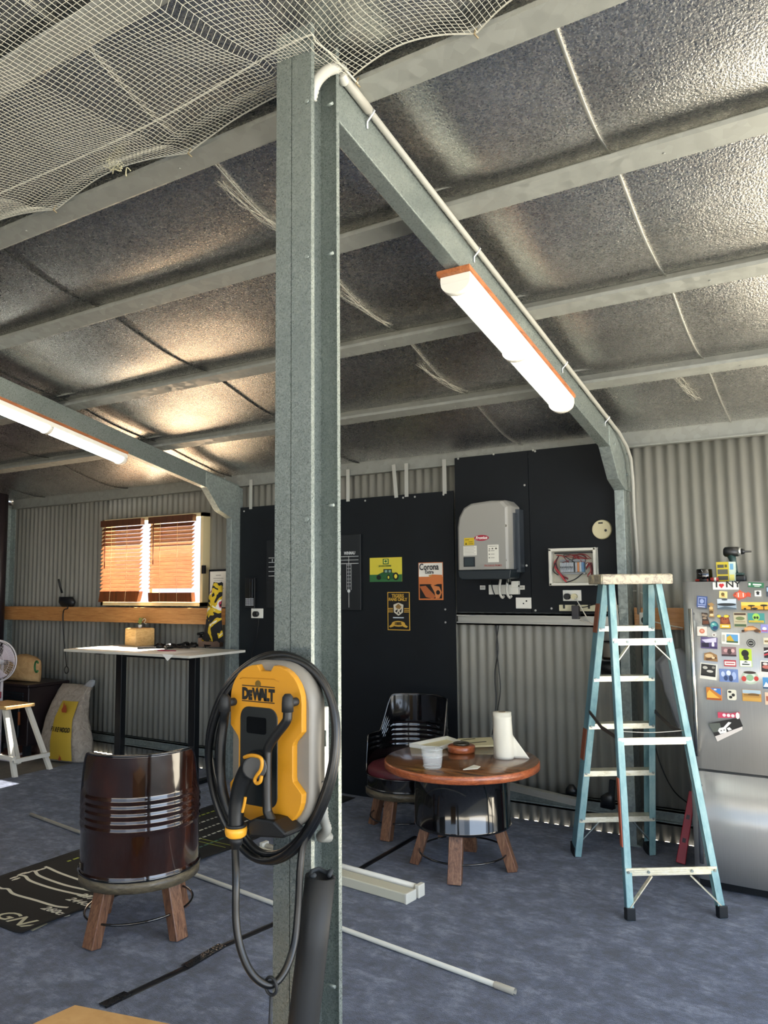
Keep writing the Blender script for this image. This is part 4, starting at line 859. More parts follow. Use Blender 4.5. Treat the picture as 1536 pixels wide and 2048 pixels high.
OUT2 = outlet(1127, 1180, 1163, 1202, 'double outlet below the open switch box with a black and a cream plug', [(1136, 1193, .022, BLACKM), (1150, 1193, .020, CREAM)])
outlet(504, 1217, 527, 1236, 'outlet under the keypad phone with a black plug', [(514, 1228, .026, BLACKM)])
# inverter
t = thing('solar_inverter', 'large grey solar inverter with a red oval badge on the black board', 'inverter', (-2.5, 5.45, 1.74)); IN = t
IV = cm('#93918a', .45)
def IP(cx, cy, y): return B(910+cx/8.536, 990+cy/8.536, y)
yf = 5.25
fo = [(60, 1270), (50, 480), (75, 330), (125, 220), (200, 130), (330, 95), (560, 72), (870, 68), (1000, 160), (1000, 260), (990, 1270)]
pf = [IP(a, b, yf) for a, b in [(100, 1275), (92, 500), (120, 300), (200, 130), (330, 98), (560, 76), (860, 72), (875, 90), (800, 300), (800, 1275)]]
X0, X1 = IP(55, 700, 5.29).x, IP(985, 700, 5.32).x; ZA, ZB = IP(500, 1275, yf).z, IP(700, 72, yf).z
out = [(X0, ZA), (X1, ZA), (X1, ZB-.05), (X1-.045, ZB-.004), (X1-.16, ZB), (X0+.12, ZB-.012), (X0+.055, ZB-.045), (X0+.015, ZB-.11), (X0, ZB-.19)]
mb = MB(); n = len(out); cx_, cz_ = (X0+X1)/2, (ZA+ZB)/2
def ins(d): return [(cx_+(x-cx_)*(1-d), cz_+(z-cz_)*(1-d*.6) if z > ZA+.01 else z) for x, z in out]
rings = [(out, 5.46), (out, 5.31), (ins(.05), 5.262), (ins(.13), 5.25)]
vs = [(x, y, z) for pl, y in rings for x, z in pl]
mb.add(vs, [(r*n+k, r*n+(k+1) % n, (r+1)*n+(k+1) % n, (r+1)*n+k) for r in range(3) for k in range(n)]); mb.add(vs[3*n:], [tuple(range(n))]); mb.build('grey_cover', IV, t, bevel=.006)
zb = IP(500, 1440, 5.27).z; mb = MB(); mb.prism([(X0, ZA-.001), (X1, ZA-.001), (X1-.01, zb+.01), (X1-.03, zb), (X0+.03, zb), (X0+.005, zb+.02)], (0, 5.46, 0), (1,0,0), (0,0,1), (0, -.185, 0)); mb.build('dark_base', cm('#20282c', .45), t, bevel=.006)
mb = MB(); mb.box(X1+.0, X1+.03, 5.38, 5.461, ZA-.02, ZB-.07); mb.box(X1+.0, X1+.012, 5.33, 5.38, ZA+.0, ZB-.1); build_each(mb, 'heat_sink', cm('#4a5056', .4, .5), t)
def ID(sh, x0, y0, x1, y1, base, nm='label'):
    a_ = IP(x0, y1, yf-.001); b_ = IP(x1, y0, yf-.001); mb = MB(); mb.box(a_.x, b_.x, yf-.0015, yf+.001, a_.z, b_.z); q = mb.build(nm, cm(base, .5), IN)
    if sh: decal(IN, a_.x, b_.x, a_.z, b_.z, yf-.0015, sh, 'label_print')
    return a_, b_
ID([('r', '#6a5c10', .1, .7, .5, .78), ('r', '#6a5c10', .45, .4, .85, .48), ('p', '#2c2a10', [(.1, .1), (.2, .4), (.3, .1)]), ('r', '#6a5c10', .45, .15, .9, .22)], 158, 728, 325, 862, '#c8ab1e', 'yellow_label')
ID([('r', '#77756c', .06, .12+.16*k, .92-.1*(k % 2), .15+.16*k) for k in range(6)], 145, 865, 368, 1035, '#d9d6ca', 'white_label')
ID([('r', '#2a3438', .1, .12, .88, .9)], 148, 1055, 340, 1228, '#171c20', 'display_screen')
ID([('r', '#8c8a80', .1, .9, .9, .93), ('e', '#5c5a52', .17, .77, .07, .03), ('e', '#5c5a52', .45, .78, .08, .04), ('e', '#5c5a52', .78, .78, .1, .05)]+[('e', '#77756c', .16, .66-.2*k, .07, .035) for k in range(3)]+[('r', '#9a988e', .3, .64-.2*k, .65, .68-.2*k) for k in range(3)], 563, 845, 742, 1150, '#dcd9cc', 'instruction_label')
a_ = IP(450, 732, yf-.004); mb = MB(); mb.prism([(a_.x+.058*math.cos(2*PI*k/32), a_.z+.0215*math.sin(2*PI*k/32)) for k in range(32)], (0, yf, 0), (1,0,0), (0,0,1), (0, -.004, 0)); mb.build('oval_badge', cm('#9c1c34', .4), IN)
letters('lettering', 'Fronius', .031, (a_.x, yf-.0046, a_.z-.009), WALLROT, cm('#eceae4', .5), IN, .0007, shear=.2, align='CENTER')
a_ = IP(500, 1222, yf-.001); letters('lettering', 'FRONIUS PRIMO', .019, (a_.x, yf-.0012, a_.z), WALLROT, cm('#a0564e', .5), IN, .0004)
mb = MB()
for c_ in ((870, 525), (870, 1115), (80, 560), (95, 1130)):
    p_ = IP(c_[0], c_[1], 5.262); mb.cyl((p_.x, 5.258 if c_[0] > 500 else 5.275, p_.z), (p_.x, 5.251 if c_[0] > 500 else 5.262, p_.z), .010, n=14)
build_each(mb, 'cover_screw', GREYP, IN)
# cable glands, junction block and trunking under the inverter
t = thing('cable_junction', 'pale conduit bends and white junction block under the inverter', 'junction box', (B(975, 1180).x, 5.45, B(975, 1190).z))
a_ = IP(575, 1700, 5.42); b_ = IP(1075, 1530, 5.42); c_ = IP(960, 1470, 5.42)
mb = MB(); mb.box(a_.x, b_.x, 5.42, 5.461, a_.z, b_.z); mb.box(c_.x, b_.x, 5.415, 5.461, b_.z-.02, c_.z); mb.build('block', cm('#cfcdc2', .5), t, bevel=.003)
for px in (780, 905):
    mb = MB(); mb.tube(spline([IP(px, 1440, 5.40), IP(px-20, 1560, 5.38), IP(px-15, 1680, 5.37), IP(px+25, 1750, 5.38), IP(px+55, 1730, 5.41)]), .0095, 10); mb.build('conduit_bend', cm('#bab8ae', .5), t)
mb = MB(); mb.tube(spline([IP(620, 1470, 5.41), IP(640, 1600, 5.40), IP(690, 1740, 5.42)]), .004, 8); mb.tube([IP(860, 1300, 5.3), IP(880, 1400, 5.32), IP(900, 1500, 5.38)], .006, 8); mb.tube([IP(930, 1280, 5.3), IP(920, 1400, 5.33), IP(950, 1480, 5.39)], .006, 8); build_each(mb, 'black_cable', CABLE, t)
for x0, x1 in ((435, 520), (1080, 1190)):
    a_ = IP(x0, 1615, 5.46); b_ = IP(x1, 1545, 5.46); mb = MB(); mb.box(a_.x, b_.x, 5.452, 5.461, a_.z, b_.z); q_ = mb.build('isolator_label', cm('#d5d3c8', .5), t); decal(t, a_.x, b_.x, a_.z, b_.z, 5.452, [('r', '#55534c', .1, .3, .9, .45), ('r', '#55534c', .1, .58, .9, .72)], 'label_print')
# open switch box
t = thing('switch_box', 'open white switch box full of breakers and wires on the right black board', 'switchboard', (-1.83, 5.45, 1.69)); SB = t
def SP(cx, cy, y=5.42): return B(880+cx/3.84, 860+cy/3.84, y)
a_ = SP(840, 1195, 5.40); b_ = SP(1190, 902, 5.40); x0, x1, z0, z1 = a_.x, b_.x, a_.z, b_.z
mb = MB()
for q in ((x0, x0+.018, z0, z1), (x1-.018, x1, z0, z1), (x0, x1, z0, z0+.018), (x0, x1, z1-.018, z1)): mb.box(q[0], q[1], 5.40, 5.461, q[2], q[3])
mb.build('box_frame', cm('#d7d4c6', .5), t, bevel=.003)
mb = MB(); mb.box(x0+.01, x1-.01, 5.455, 5.461, z0+.01, z1-.01); mb.build('box_back', cm('#b9b6a6', .6), t)
W2, H2 = x1-x0, z1-z0
def sb(u, v_): return x0+W2*u, z0+H2*v_
for k in range(8):
    xa, za = sb(.235+.036*k, .36); xb, zb_ = sb(.235+.036*k+.031, .62); mb = MB(); mb.box(xa, xb, 5.415, 5.45, za, zb_); mb.box(xa+.002, xb-.002, 5.408, 5.415, za+.02, zb_-.03)
    q_ = mb.build('breaker', cm('#a9adb0', .5), t)
    mb = MB(); mb.box(xa+.003, xb-.003, 5.402, 5.408, (za+zb_)/2-.004, (za+zb_)/2+.006); mb.build('toggle', cm('#4a4e54', .5), q_)
for k, c_ in enumerate(('#a0a4a8', '#c4804c', '#b4b8ba', '#5f86a8')):
    xa, za = sb(.56+.045*k, .36); xb, zb_ = sb(.56+.045*k+.04, .62); mb = MB(); mb.box(xa, xb, 5.412, 5.45, za, zb_); mb.build('breaker', cm(c_, .5), t)
for v0, v1, c_ in ((.30, .345, '#8c8f90'), (.64, .70, '#85888a')):
    xa, za = sb(.22, v0); xb, zb_ = sb(.76, v1); mb = MB(); mb.box(xa, xb, 5.42, 5.45, za, zb_); mb.build('terminal_bar', cm(c_, .4, .4), t)
mb = MB(); xa, za = sb(.12, .86); xb, zb_ = sb(.92, .90); mb.box(xa, xb, 5.41, 5.43, za, zb_); mb.build('black_duct', BLACKM, t)
rnd = random.Random(3); wc = ['#1b1a1a', '#8a2a2a', '#a83a38', '#6a2a2a', '#191c22', '#c8c4b8', '#7a2430']
for k in range(26):
    c_ = wc[k % len(wc)]; side = rnd.choice((0, 1, 2)); mb = MB()
    if side == 0: P_ = [sb(.25+.5*rnd.random(), .62), sb(.25+.5*rnd.random(), .75+.08*rnd.random()), sb(.15+.7*rnd.random(), .82), sb(.8+.1*rnd.random(), .7)]
    elif side == 1: P_ = [sb(.78, .4+.2*rnd.random()), sb(.84+.06*rnd.random(), .6), sb(.86+.05*rnd.random(), .4), sb(.8+.1*rnd.random(), .2*rnd.random()+.08)]
    else: P_ = [sb(.2, .8), sb(.1+.05*rnd.random(), .6), sb(.13+.1*rnd.random(), .35), sb(.3+.1*rnd.random(), .1+.1*rnd.random())]
    mb.tube(spline([(x, 5.43-.02*rnd.random(), z) for x, z in P_], 5), .0028, 6); mb.build('wire', cm(c_, .5), t)
for c_, P_ in (('#b83a40', [(.12, .5), (.2, .35), (.35, .1)]), ('#b83a40', [(.2, .4), (.3, .2), (.38, .09)]), ('#15161a', [(.36, .08), (.55, .16), (.72, .32)]), ('#15161a', [(.14, .62), (.09, .4), (.2, .28)])):
    mb = MB(); mb.tube(spline([(sb(*p_)[0], 5.405, sb(*p_)[1]) for p_ in P_], 6), .004, 6); mb.build('wire', cm(c_, .5), t)
# round siren disc
p_ = B(1204, 1059, 5.45); t = thing('round_cover', 'round cream blank cover on the black board beside the column', 'cover', (p_.x, 5.46, p_.z))
mb = MB(); mb.cyl((p_.x, 5.461, p_.z), (p_.x, 5.435, p_.z), .070, .066, 40); mb.build('disc', cm('#c9c09a', .5), t, bevel=.004)
mb = MB(); mb.box(p_.x-.02, p_.x+.012, 5.432, 5.436, p_.z+.04, p_.z+.05); mb.cyl((p_.x+.03, 5.4345, p_.z-.008), (p_.x+.03, 5.432, p_.z-.008), .009, n=12); mb.build('dark_mark', BLACKM, t)
# power strip on the rail and a dangling adaptor
a_ = B(1120, 1222, 5.45); b_ = B(1238, 1210, 5.45)
PS = t = thing('power_strip', 'cream power strip fixed under the double outlet, partly behind the ladder', 'power strip', ((a_.x+b_.x)/2, 5.45, a_.z))
mb = MB(); mb.box(a_.x, -1.495, 5.43, 5.461, a_.z, b_.z); mb.build('strip', cm('#c8c2a2', .5), t, bevel=.003)
mb = MB()
for k in range(4): mb.box(a_.x+.03+.09*k, a_.x+.045+.09*k, 5.4285, 5.4305, a_.z+.018, a_.z+.045)
build_each(mb, 'socket_hole', BLACKM, t)
mb = MB(); q_ = B(1153, 1225, 5.42); mb.box(q_.x-.025, q_.x+.025, 5.385, 5.428, q_.z-.045, q_.z+.05); tag(mb.build('plug_adaptor', cm('#39373a', .5), bevel=.004), 'dark grey plug adaptor hanging from the cream power strip', 'adaptor')
def cable(name, lab, pts, r, mat, cat='cable', grp=None, parent=None):
    mb = MB(); mb.tube(spline(pts, 8), r, 8)
    if parent: return mb.build(name, mat, parent)
    return tag(mb.build(name, mat), lab, cat, grp)
cable('white_cord', 'white cord running from the cream plug down behind the ladder', [B(1150, 1193, 5.42), B(1162, 1215, 5.40), B(1180, 1243, 5.40), B(1200, 1252, 5.44), B(1160, 1241, 5.45)], .004, cm('#cfcabb', .5), parent=OUT2)
cable('black_cord', 'thin black cord looping over the cream power strip', [B(1153, 1215, 5.41), B(1170, 1214, 5.42), B(1192, 1208, 5.42), B(1215, 1206, 5.44)], .003, CABLE, parent=PS)
mb = MB()
mb.tube(spline([B(991, 1249, 5.50), B(996, 1300, 5.5), B(990, 1345, 5.5), B(992, 1400, 5.5), B(990, 1432, 5.48)]), .005, 8); mb.tube(spline([B(998, 1249, 5.49), B(993, 1290, 5.49), B(998, 1340, 5.49), B(1000, 1390, 5.49), B(984, 1470, 5.48)]), .004, 8)
tag(mb.build('hanging_cable', CABLE), 'black cables hanging down the corrugated wall behind the paper towel', 'cable')
cable('rail_cable', 'thin black cable on the black board under the phone outlet', [B(518, 1234, 5.455), B(514, 1270, 5.455), B(506, 1300, 5.455), B(500, 1330, 5.455)], .003, CABLE)
# pine block with outlet, right of the column
a_ = at_y(1270, 1258, 5.46); b_ = at_y(1366, 1216, 5.46); t = thing('timber_mounting_board', 'short pine board on the wall behind the ladder with an outlet on it', 'board', (-1.25, 5.46, a_.z))
mb = MB(); mb.box(a_.x, -.80, 5.452, 5.474, a_.z, b_.z); mb.build('timber', PINE, t, bevel=.002)
OUT3 = outlet(1280, 1225, 1305, 1249, 'outlet with black plug on the short pine board', [(1292, 1240, .024, BLACKM)], y=5.451)
cable('fridge_cord', 'white cord from the pine board towards the refrigerator', [at_y(1305, 1243, 5.43), at_y(1340, 1251, 5.43), at_y(1366, 1256, 5.45)], .004, cm('#d3cec0', .5), parent=OUT3)
cable('grey_wire', 'pale wire arching over the wall above the pine board', [at_y(1256, 1185, 5.50), at_y(1272, 1182, 5.49), at_y(1290, 1192, 5.49), at_y(1300, 1222, 5.48)], .004, cm('#b5b3a8', .5))
cable('white_conduit_cable', 'white cable dropping beside the column behind the ladder', [at_y(1226, 1165, 5.36), at_y(1232, 1210, 5.34), at_y(1236, 1250, 5.34), at_y(1230, 1300, 5.34)], .007, cm('#d8d4ca', .5))
cable('thin_black_cable', 'thin black cable down the wall between column and refrigerator', [at_y(1284, 1260, 5.47), at_y(1284, 1320, 5.5), at_y(1294, 1360, 5.5), at_y(1298, 1430, 5.5), at_y(1318, 1520, 5.5), at_y(1345, 1578, 5.45), at_y(1375, 1606, 5.3)], .004, CABLE)
p_ = at_y(1222, 1315, 5.4); t = thing('wall_canister', 'black canister with chrome bands hung on the wall behind the ladder', 'canister', (p_.x, 5.42, p_.z-.1))
mb = MB(); a_ = at_y(1200, 1320, 5.36); b_ = at_y(1240, 1283, 5.36); mb.box(a_.x, b_.x, 5.37, 5.47, a_.z, b_.z); mb.build('housing', BLACKG, t, bevel=.02, seg=3)
a_ = at_y(1200, 1342, 5.38); b_ = at_y(1242, 1342, 5.38); mb = MB(); mb.cyl((a_.x, 5.41, a_.z+.02), (b_.x, 5.41, a_.z+.02), .045, n=24); mb.build('motor', BLACKM, t)
mb = MB(); mb.cyl((a_.x-.004, 5.41, a_.z+.02), (a_.x+.012, 5.41, a_.z+.02), .048, n=24); mb.build('chrome_band', cm('#c8c8c4', .25, .9), t)
# plastic bag
t = thing('plastic_bag', 'translucent white plastic bag hanging behind the ladder beside the refrigerator', 'bag', (-1.17, 5.3, 1.0))
mb = MB(); A_ = [at_y(px, py, 5.28) for px, py in ((1352, 1300), (1352, 1330), (1358, 1380), (1370, 1430), (1380, 1480))]
mb.loft([(p_.x, 5.28, p_.z, w_, d_, .2) for p_, w_, d_ in zip(A_[::-1], (.04, .07, .09, .11, .03), (.02, .05, .06, .05, .02))], 26, 2.2, lump=.35, seed=4); mb.build('bag', FILM, t)

# ------------------------------------------------------------------ conduit on the rafter
t = thing('conduit', 'pale conduit clipped along the right rafter and down the far column', 'conduit', (-1.4, 2, 3.3)); CN = cm('#96958d', .5)
def cr(y, o=-.118): return Vector((-1.398, y, roof(y)+o))
mb = MB(); mb.tube([cr(y) for y in (1.995, 3, 4, 5.0, 5.06)]+[(-1.385, 5.14, 2.70), (-1.372, 5.27, 2.625), (-1.370, 5.36, 2.55), (-1.372, 5.40, 2.40), (-1.378, 5.42, 2.2), (-1.372, 5.44, 1.9), (-1.378, 5.45, 1.5)], .0125, 12); mb.build('rigid_tube', CN, t)
mb = MB(); mb.tube([cr(1.99), cr(2.16)], .0165, 12); mb.build('coupling', CN, t)
pts = spline([cr(1.995), at_x(689, 162, -1.40), at_x(688, 146, -1.40), at_x(678, 137, -1.40), at_x(660, 139, -1.40), at_x(642, 152, -1.405), at_x(630, 170, -1.41), at_x(622, 200, -1.43)], 8)
mb = MB(); mb.tube(pts, .017, 12, rs=[.0165+.0025*(k % 2) for k in range(len(pts))]); mb.build('flexible_tube', cm('#a9a9a2', .5), t)
mb = MB()
for y in (2.17, 3.02, 4.14, 4.93): p_ = cr(y); mb.tube([p_+Vector((.0, 0, .017)), p_+Vector((.017, 0, 0)), p_+Vector((0, 0, -.017)), p_+Vector((-.014, 0, -.03)), p_+Vector((-.014, 0, -.055))], .004, 6)
build_each(mb, 'saddle_clip', cm('#c8ccd0', .3, .8), t)

# ------------------------------------------------------------------ vehicle charger on the post
t = thing('wall_charger', 'yellow and black electric car charger mounted on the tall steel post', 'charger', (-1.466, 1.83, 1.05)); CH = t
YF = 1.67
def Q(cx, cy, y=YF): return at_y(410+cx/4.266, 1280+cy/4.266, y)
cx, x0, x1, z0, z1 = -1.43, -1.572, -1.288, 1.055, 1.500
def outl(x0, x1, z0, z1, r1=.115, r2=.10): return arc(x1-r2, z0+r2, r2, -PI/2, 0, 8)+arc(x1-r1, z1-r1, r1, 0, PI/2, 8)+arc(x0+r1, z1-r1, r1, PI/2, PI, 8)+arc(x0+r2, z0+r2, r2, PI, 1.5*PI, 8)
def shell(mb, pls): 
    n = len(pls[0][0]); vs = [(x, y, z) for pl, y in pls for x, z in pl]
    mb.add(vs, [(r*n+k, r*n+(k+1) % n, (r+1)*n+(k+1) % n, (r+1)*n+k) for r in range(len(pls)-1) for k in range(n)], 0, True)
    mb.add(vs[:n], [tuple(range(n))]); mb.add(vs[-n:], [tuple(range(n))])
mb = MB(); shell(mb, [(outl(x0+.02, x1-.02, z0+.02, z1-.02), 1.765), (outl(x0+.006, x1-.006, z0+.006, z1-.006), 1.755), (outl(x0, x1, z0, z1), 1.725), (outl(x0, x1, z0, z1), 1.70), (outl(x0+.008, x1-.008, z0+.008, z1-.008), 1.688)]); mb.build('grey_housing', cm('#77736b', .45), t)
mb = MB(); mb.box(-1.52, -1.40, 1.765, 1.829, 1.11, 1.44); mb.build('mounting_plate', cm('#55524c', .5), t)
i = .016
def notch():
    X0, X1, Z0, Z1 = x0+i, x1-i, z0+i, z1-i*.7; r = .095
    p = arc(X1-.085, Z0+.085, .085, -PI/2, 0, 7)
    p += [(X1, 1.162), (X1-.029, 1.19), (X1-.031, 1.2), (X1-.031, 1.282), (X1-.027, 1.292), (X1, 1.32)]
    p += arc(X1-r, Z1-r, r, 0, PI/2, 8)+[(cx+.0295, Z1), (cx+.018, Z1-.016), (cx-.018, Z1-.016), (cx-.0295, Z1)]+arc(X0+r, Z1-r, r, PI/2, PI, 8)
    p += [(X0, 1.32), (X0+.027, 1.292), (X0+.031, 1.282), (X0+.031, 1.2), (X0+.029, 1.19), (X0, 1.162)]+arc(X0+.085, Z0+.085, .085, PI, 1.5*PI, 7)
    return p
P_ = notch(); mb = MB(); mb.prism(P_, (0, 1.69, 0), (1,0,0), (0,0,1), (0, -.022, 0)); mb.build('yellow_face', YEL, t, bevel=.005, seg=3)
mb = MB(); rx0, rx1 = Q(300, 900, 1.667).x, Q(618, 900, 1.667).x; mb.prism(rrect(rx0, rx1, Q(400, 1410, 1.667).z, Q(400, 568, 1.667).z, .03, 6), (0, 1.672, 0), (1,0,0), (0,0,1), (0, -.006, 0)); mb.build('black_recess_panel', cm('#12181a', .4), t, bevel=.002)
mb = MB(); a_ = Q(355, 790, 1.664); b_ = Q(520, 668, 1.664); mb.prism(rrect(a_.x, b_.x, a_.z, b_.z, .006, 3), (0, 1.667, 0), (1,0,0), (0,0,1), (0, -.0035, 0)); mb.build('display_screen', cm('#07090b', .15), t)
mb = MB(); a_ = Q(452, 375, 1.667); mb.cyl((a_.x, 1.669, a_.z), (a_.x, 1.666, a_.z), .0095, n=20); q_ = mb.build('round_emblem', cm('#5f4a18', .4), t)
mb = MB(); mb.tube([Q(300, 330, 1.668), Q(320, 322, 1.667), Q(600, 335, 1.667), Q(632, 358, 1.668)], .0012, 6); mb.build('top_crease', cm('#a8720e', .5), t)
a_ = Q(315, 497, 1.6665); b_ = Q(592, 500, 1.6665)
wl = b_.x-a_.x
s_ = .0415
for tx, fx, sz in (('D', 0, 1), ('E', .205, .78), ('W', .335, 1), ('A', .545, 1), ('L', .70, 1), ('T', .83, 1)):
    letters('lettering', tx, s_*sz, (a_.x+wl*fx, 1.6672, a_.z), WALLROT, cm('#0c0e0c', .5), t, .0028, width=.74*(1.0 if tx != 'W' else .95))
mb = MB()
for zz_ in (a_.z-.006, a_.z+s_*.72+.006): mb.box(a_.x, b_.x, 1.6665, 1.6676, zz_-.0012, zz_+.0012)
build_each(mb, 'logo_line', cm('#101210', .5), t)
CB = cm('#0b0e10', .42)
def bar_path(pts, y0, y1, nm, r=.0125):
    P_ = spline(pts, 8); mb = MB(); mb.tube(P_, r, 14, rs=[r]*len(P_)); return mb.build(nm, CB, t)
yo = 1.632
bar_path([Q(705, 500, yo), Q(705, 640, yo), Q(690, 700, yo), Q(600, 820, yo), Q(540, 920, yo), Q(530, 1020, yo), Q(530, 1400, yo), Q(545, 1490, yo), Q(600, 1580, yo), Q(660, 1655, yo)], 0, 0, 'cable_hook')
bar_path([Q(172, 480, yo), Q(172, 600, yo), Q(160, 700, yo+.01), Q(140, 900, yo+.01), Q(140, 1200, yo+.01), Q(190, 1420, yo), Q(260, 1560, yo)], 0, 0, 'cable_hook')
for cxx in (705, 172):
    mb = MB(); p_ = Q(cxx, 540, yo); mb.tube([(p_.x, yo, p_.z-.022), (p_.x, yo, p_.z), (p_.x, yo, p_.z+.016), (p_.x, yo, p_.z+.024)], .0155, 16, rs=[.0155, .0155, .014, .008]); mb.cyl((p_.x, yo, p_.z), (p_.x, 1.69, p_.z), .011, n=14); mb.build('hook_cap', RUBBER, t)
mb = MB(); a_ = Q(395, 1690, 1.59); b_ = Q(665, 1600, 1.59)
mb.prism([(Q(330, 1560, 1.6).x, Q(330, 1560, 1.6).z), (Q(400, 1530, 1.6).x, Q(400, 1530, 1.6).z), (Q(500, 1545, 1.6).x, Q(500, 1545, 1.6).z), (Q(560, 1560, 1.6).x, Q(560, 1560, 1.6).z), (Q(670, 1670, 1.6).x, Q(670, 1670, 1.6).z), (Q(640, 1710, 1.6).x, Q(640, 1710, 1.6).z), (Q(350, 1690, 1.6).x, Q(350, 1690, 1.6).z)], (0, 1.612, 0), (1,0,0), (0,0,1), (0, .075, 0)); mb.build('lower_cradle', CB, t, bevel=.006)
# plug hanging in the cradle
pl = thing('charging_plug', 'black and yellow charging plug resting in the charger cradle', 'plug', tuple(Q(330, 1300, 1.58)))
yp = 1.60
P_ = [Q(440, 1040, 1.62), Q(400, 1070, 1.60), Q(350, 1140, yp), Q(305, 1240, yp), Q(280, 1340, yp), Q(268, 1450, yp), Q(265, 1560, yp), Q(265, 1590, yp)]
mb = MB(); mb.tube(spline(P_, 6), .02, 18, rs=[.027+(.0205-.027)*min(1, k/25) for k in range(len(P_)*6-5)]); mb.build('grip', CB, pl)
mb = MB(); mb.cyl(Q(425, 1050, 1.66), Q(425, 1090, 1.585), .034, .032, 24); mb.build('connector_head', CB, pl, bevel=.004)
mb = MB(); mb.tube(spline([Q(335, 1000, 1.575), Q(390, 985, 1.57), Q(455, 995, 1.57), Q(485, 1030, 1.57), Q(478, 1100, 1.57), Q(440, 1160, 1.57), Q(425, 1195, 1.57), Q(440, 1222, 1.57), Q(470, 1210, 1.57), Q(482, 1160, 1.57)], 6), .0048, 8); mb.tube(spline([Q(345, 1340, 1.56), Q(335, 1400, 1.56), Q(318, 1470, 1.56)]), .004, 8); build_each(mb, 'yellow_trim', YEL, pl)
c_ = Q(265, 1640, yp); mb = MB(); mb.tube([(c_.x, yp, c_.z+.014), (c_.x, yp, c_.z+.004), (c_.x, yp, c_.z-.007), (c_.x, yp, c_.z-.012)], .03, 24, rs=[.0285, .0295, .027, .021]); mb.build('yellow_collar', cm('#e0a02c', .4), pl)
mb = MB(); mb.cyl((c_.x, yp, c_.z+.0145), (c_.x, yp, c_.z+.021), .027, n=24); mb.build('black_collar', RUBBER, pl)
e_ = Q(258, 1780, yp); mb = MB(); mb.tube([(c_.x, yp, c_.z-.0125), (c_.x, yp, c_.z-.03), (e_.x+.001, yp, e_.z+.015), (e_.x, yp, e_.z)], .018, 18, rs=[.019, .016, .0145, .011]); mb.build('strain_relief', RUBBER, pl)
# cable: hanging loop then the coil
def E_(k, n, rx, rz, cx_, cz_, yb, ya, ph=0): a_ = 2*PI*k/n+ph; return Vector((cx_+rx*math.cos(a_), yb+ya*math.sin(a_*.5), cz_+rz*math.sin(a_)))
t = thing('charging_cable', 'thick black charging cable coiled around the charger and hanging in a loop', 'cable', (-1.43, 1.7, 1.25))
HG = [e_, Vector(at_y(472, 1760, 1.57)), at_y(472, 1840, 1.56), at_y(482, 1900, 1.56), at_y(506, 1950, 1.57), at_y(540, 1970, 1.60), at_y(568, 1945, 1.64), at_y(588, 1890, 1.68), at_y(596, 1820, 1.70), at_y(600, 1740, 1.71), at_y(606, 1690, 1.72), at_y(620, 1640, 1.73), at_y(640, 1560, 1.74)]
mb = MB(); mb.tube(spline(HG, 8), .0098, 12)
mb.build('hanging_loop', CABLE, t)
loops = [(.1265*y_-d_, rz, -.8435*y_+o_, cz, y_, tl) for y_, d_, o_, rz, cz, tl in ((1.75, .0, .0, .286, 1.224, .036), (1.72, .008, -.002, .276, 1.226, .046), (1.78, .006, .0, .282, 1.228, .030), (1.735, .026, .014, .268, 1.232, .040))]
for rx, rz, cx_, cz_, yb, tl in loops:
    mb = MB(); N = 64
    mb.tube([(cx_+rx*math.copysign(abs(math.cos(a_))**1.0, math.cos(a_))+tl*math.sin(a_), yb+.018*math.sin(2*a_)+(-.05 if math.cos(a_) < -.5 else 0)*(abs(math.cos(a_))-.5), cz_+rz*math.sin(a_)) for a_ in [2*PI*k/N for k in range(N)]], .0095, 12, True); mb.build('coil_turn', CABLE, t)
mb = MB(); p_ = at_y(542, 1972, 1.60); mb.tube([(p_.x+.018*math.cos(2*PI*k/24), 1.60, p_.z+.021*math.sin(2*PI*k/24)) for k in range(24)], .004, 8, True)
mb.tube([(p_.x, 1.60, p_.z-.02), (p_.x-.004, 1.6, p_.z-.1), (p_.x-.008, 1.60, p_.z-.26)], .0035, 8); tag(mb.build('cable_tie', RUBBER), 'black cable tie with a long tail hanging off the loop of charging cable', 'tie')
# isolator behind the charger
t = thing('isolator_box', 'white louvred isolator box on the right side of the tall post', 'box', (-1.34, 1.86, 1.2))
mb = MB(); bx0, bx1 = at_y(606, 1480, 1.78).x, at_y(638, 1480, 1.78).x; bz0, bz1 = at_y(630, 1566, 1.78).z, at_y(630, 1416, 1.78).z; mb.box(bx0, bx1, 1.78, 1.828, bz0, bz1); mb.build('box', cm('#cfcdc2', .5), t, bevel=.004)
mb = MB()
for k in range(8): z = bz0+.016+.0225*k; mb.tube([(bx1-.026, 1.779, z), (bx1-.020, 1.773, z+.010), (bx1-.008, 1.773, z+.010), (bx1-.003, 1.779, z)], .0024, 6)
build_each(mb, 'louvre', cm('#b9b7aa', .5), t)
mb = MB(); q1_ = at_y(650, 1462, 1.79); mb.tube([(bx1, 1.79, q1_.z), (q1_.x, 1.79, q1_.z), (q1_.x, 1.79, q1_.z-.04), (bx1, 1.79, q1_.z-.04)], .004, 6); mb.build('bracket', GALV2, t)
pts = spline([Vector((-1.36, 1.84, 1.17)), Vector((-1.355, 1.83, 1.11)), Vector((-1.345, 1.82, 1.06)), Vector((-1.335, 1.82, 1.03)), Vector((-1.37, 1.84, 1.0)), Vector((-1.385, 1.90, .98))], 10)
mb = MB(); mb.tube(pts, .012, 12, rs=[.0125+.002*(k % 2) for k in range(len(pts))]); mb.build('flexible_conduit', cm('#7d7e78', .55), t)
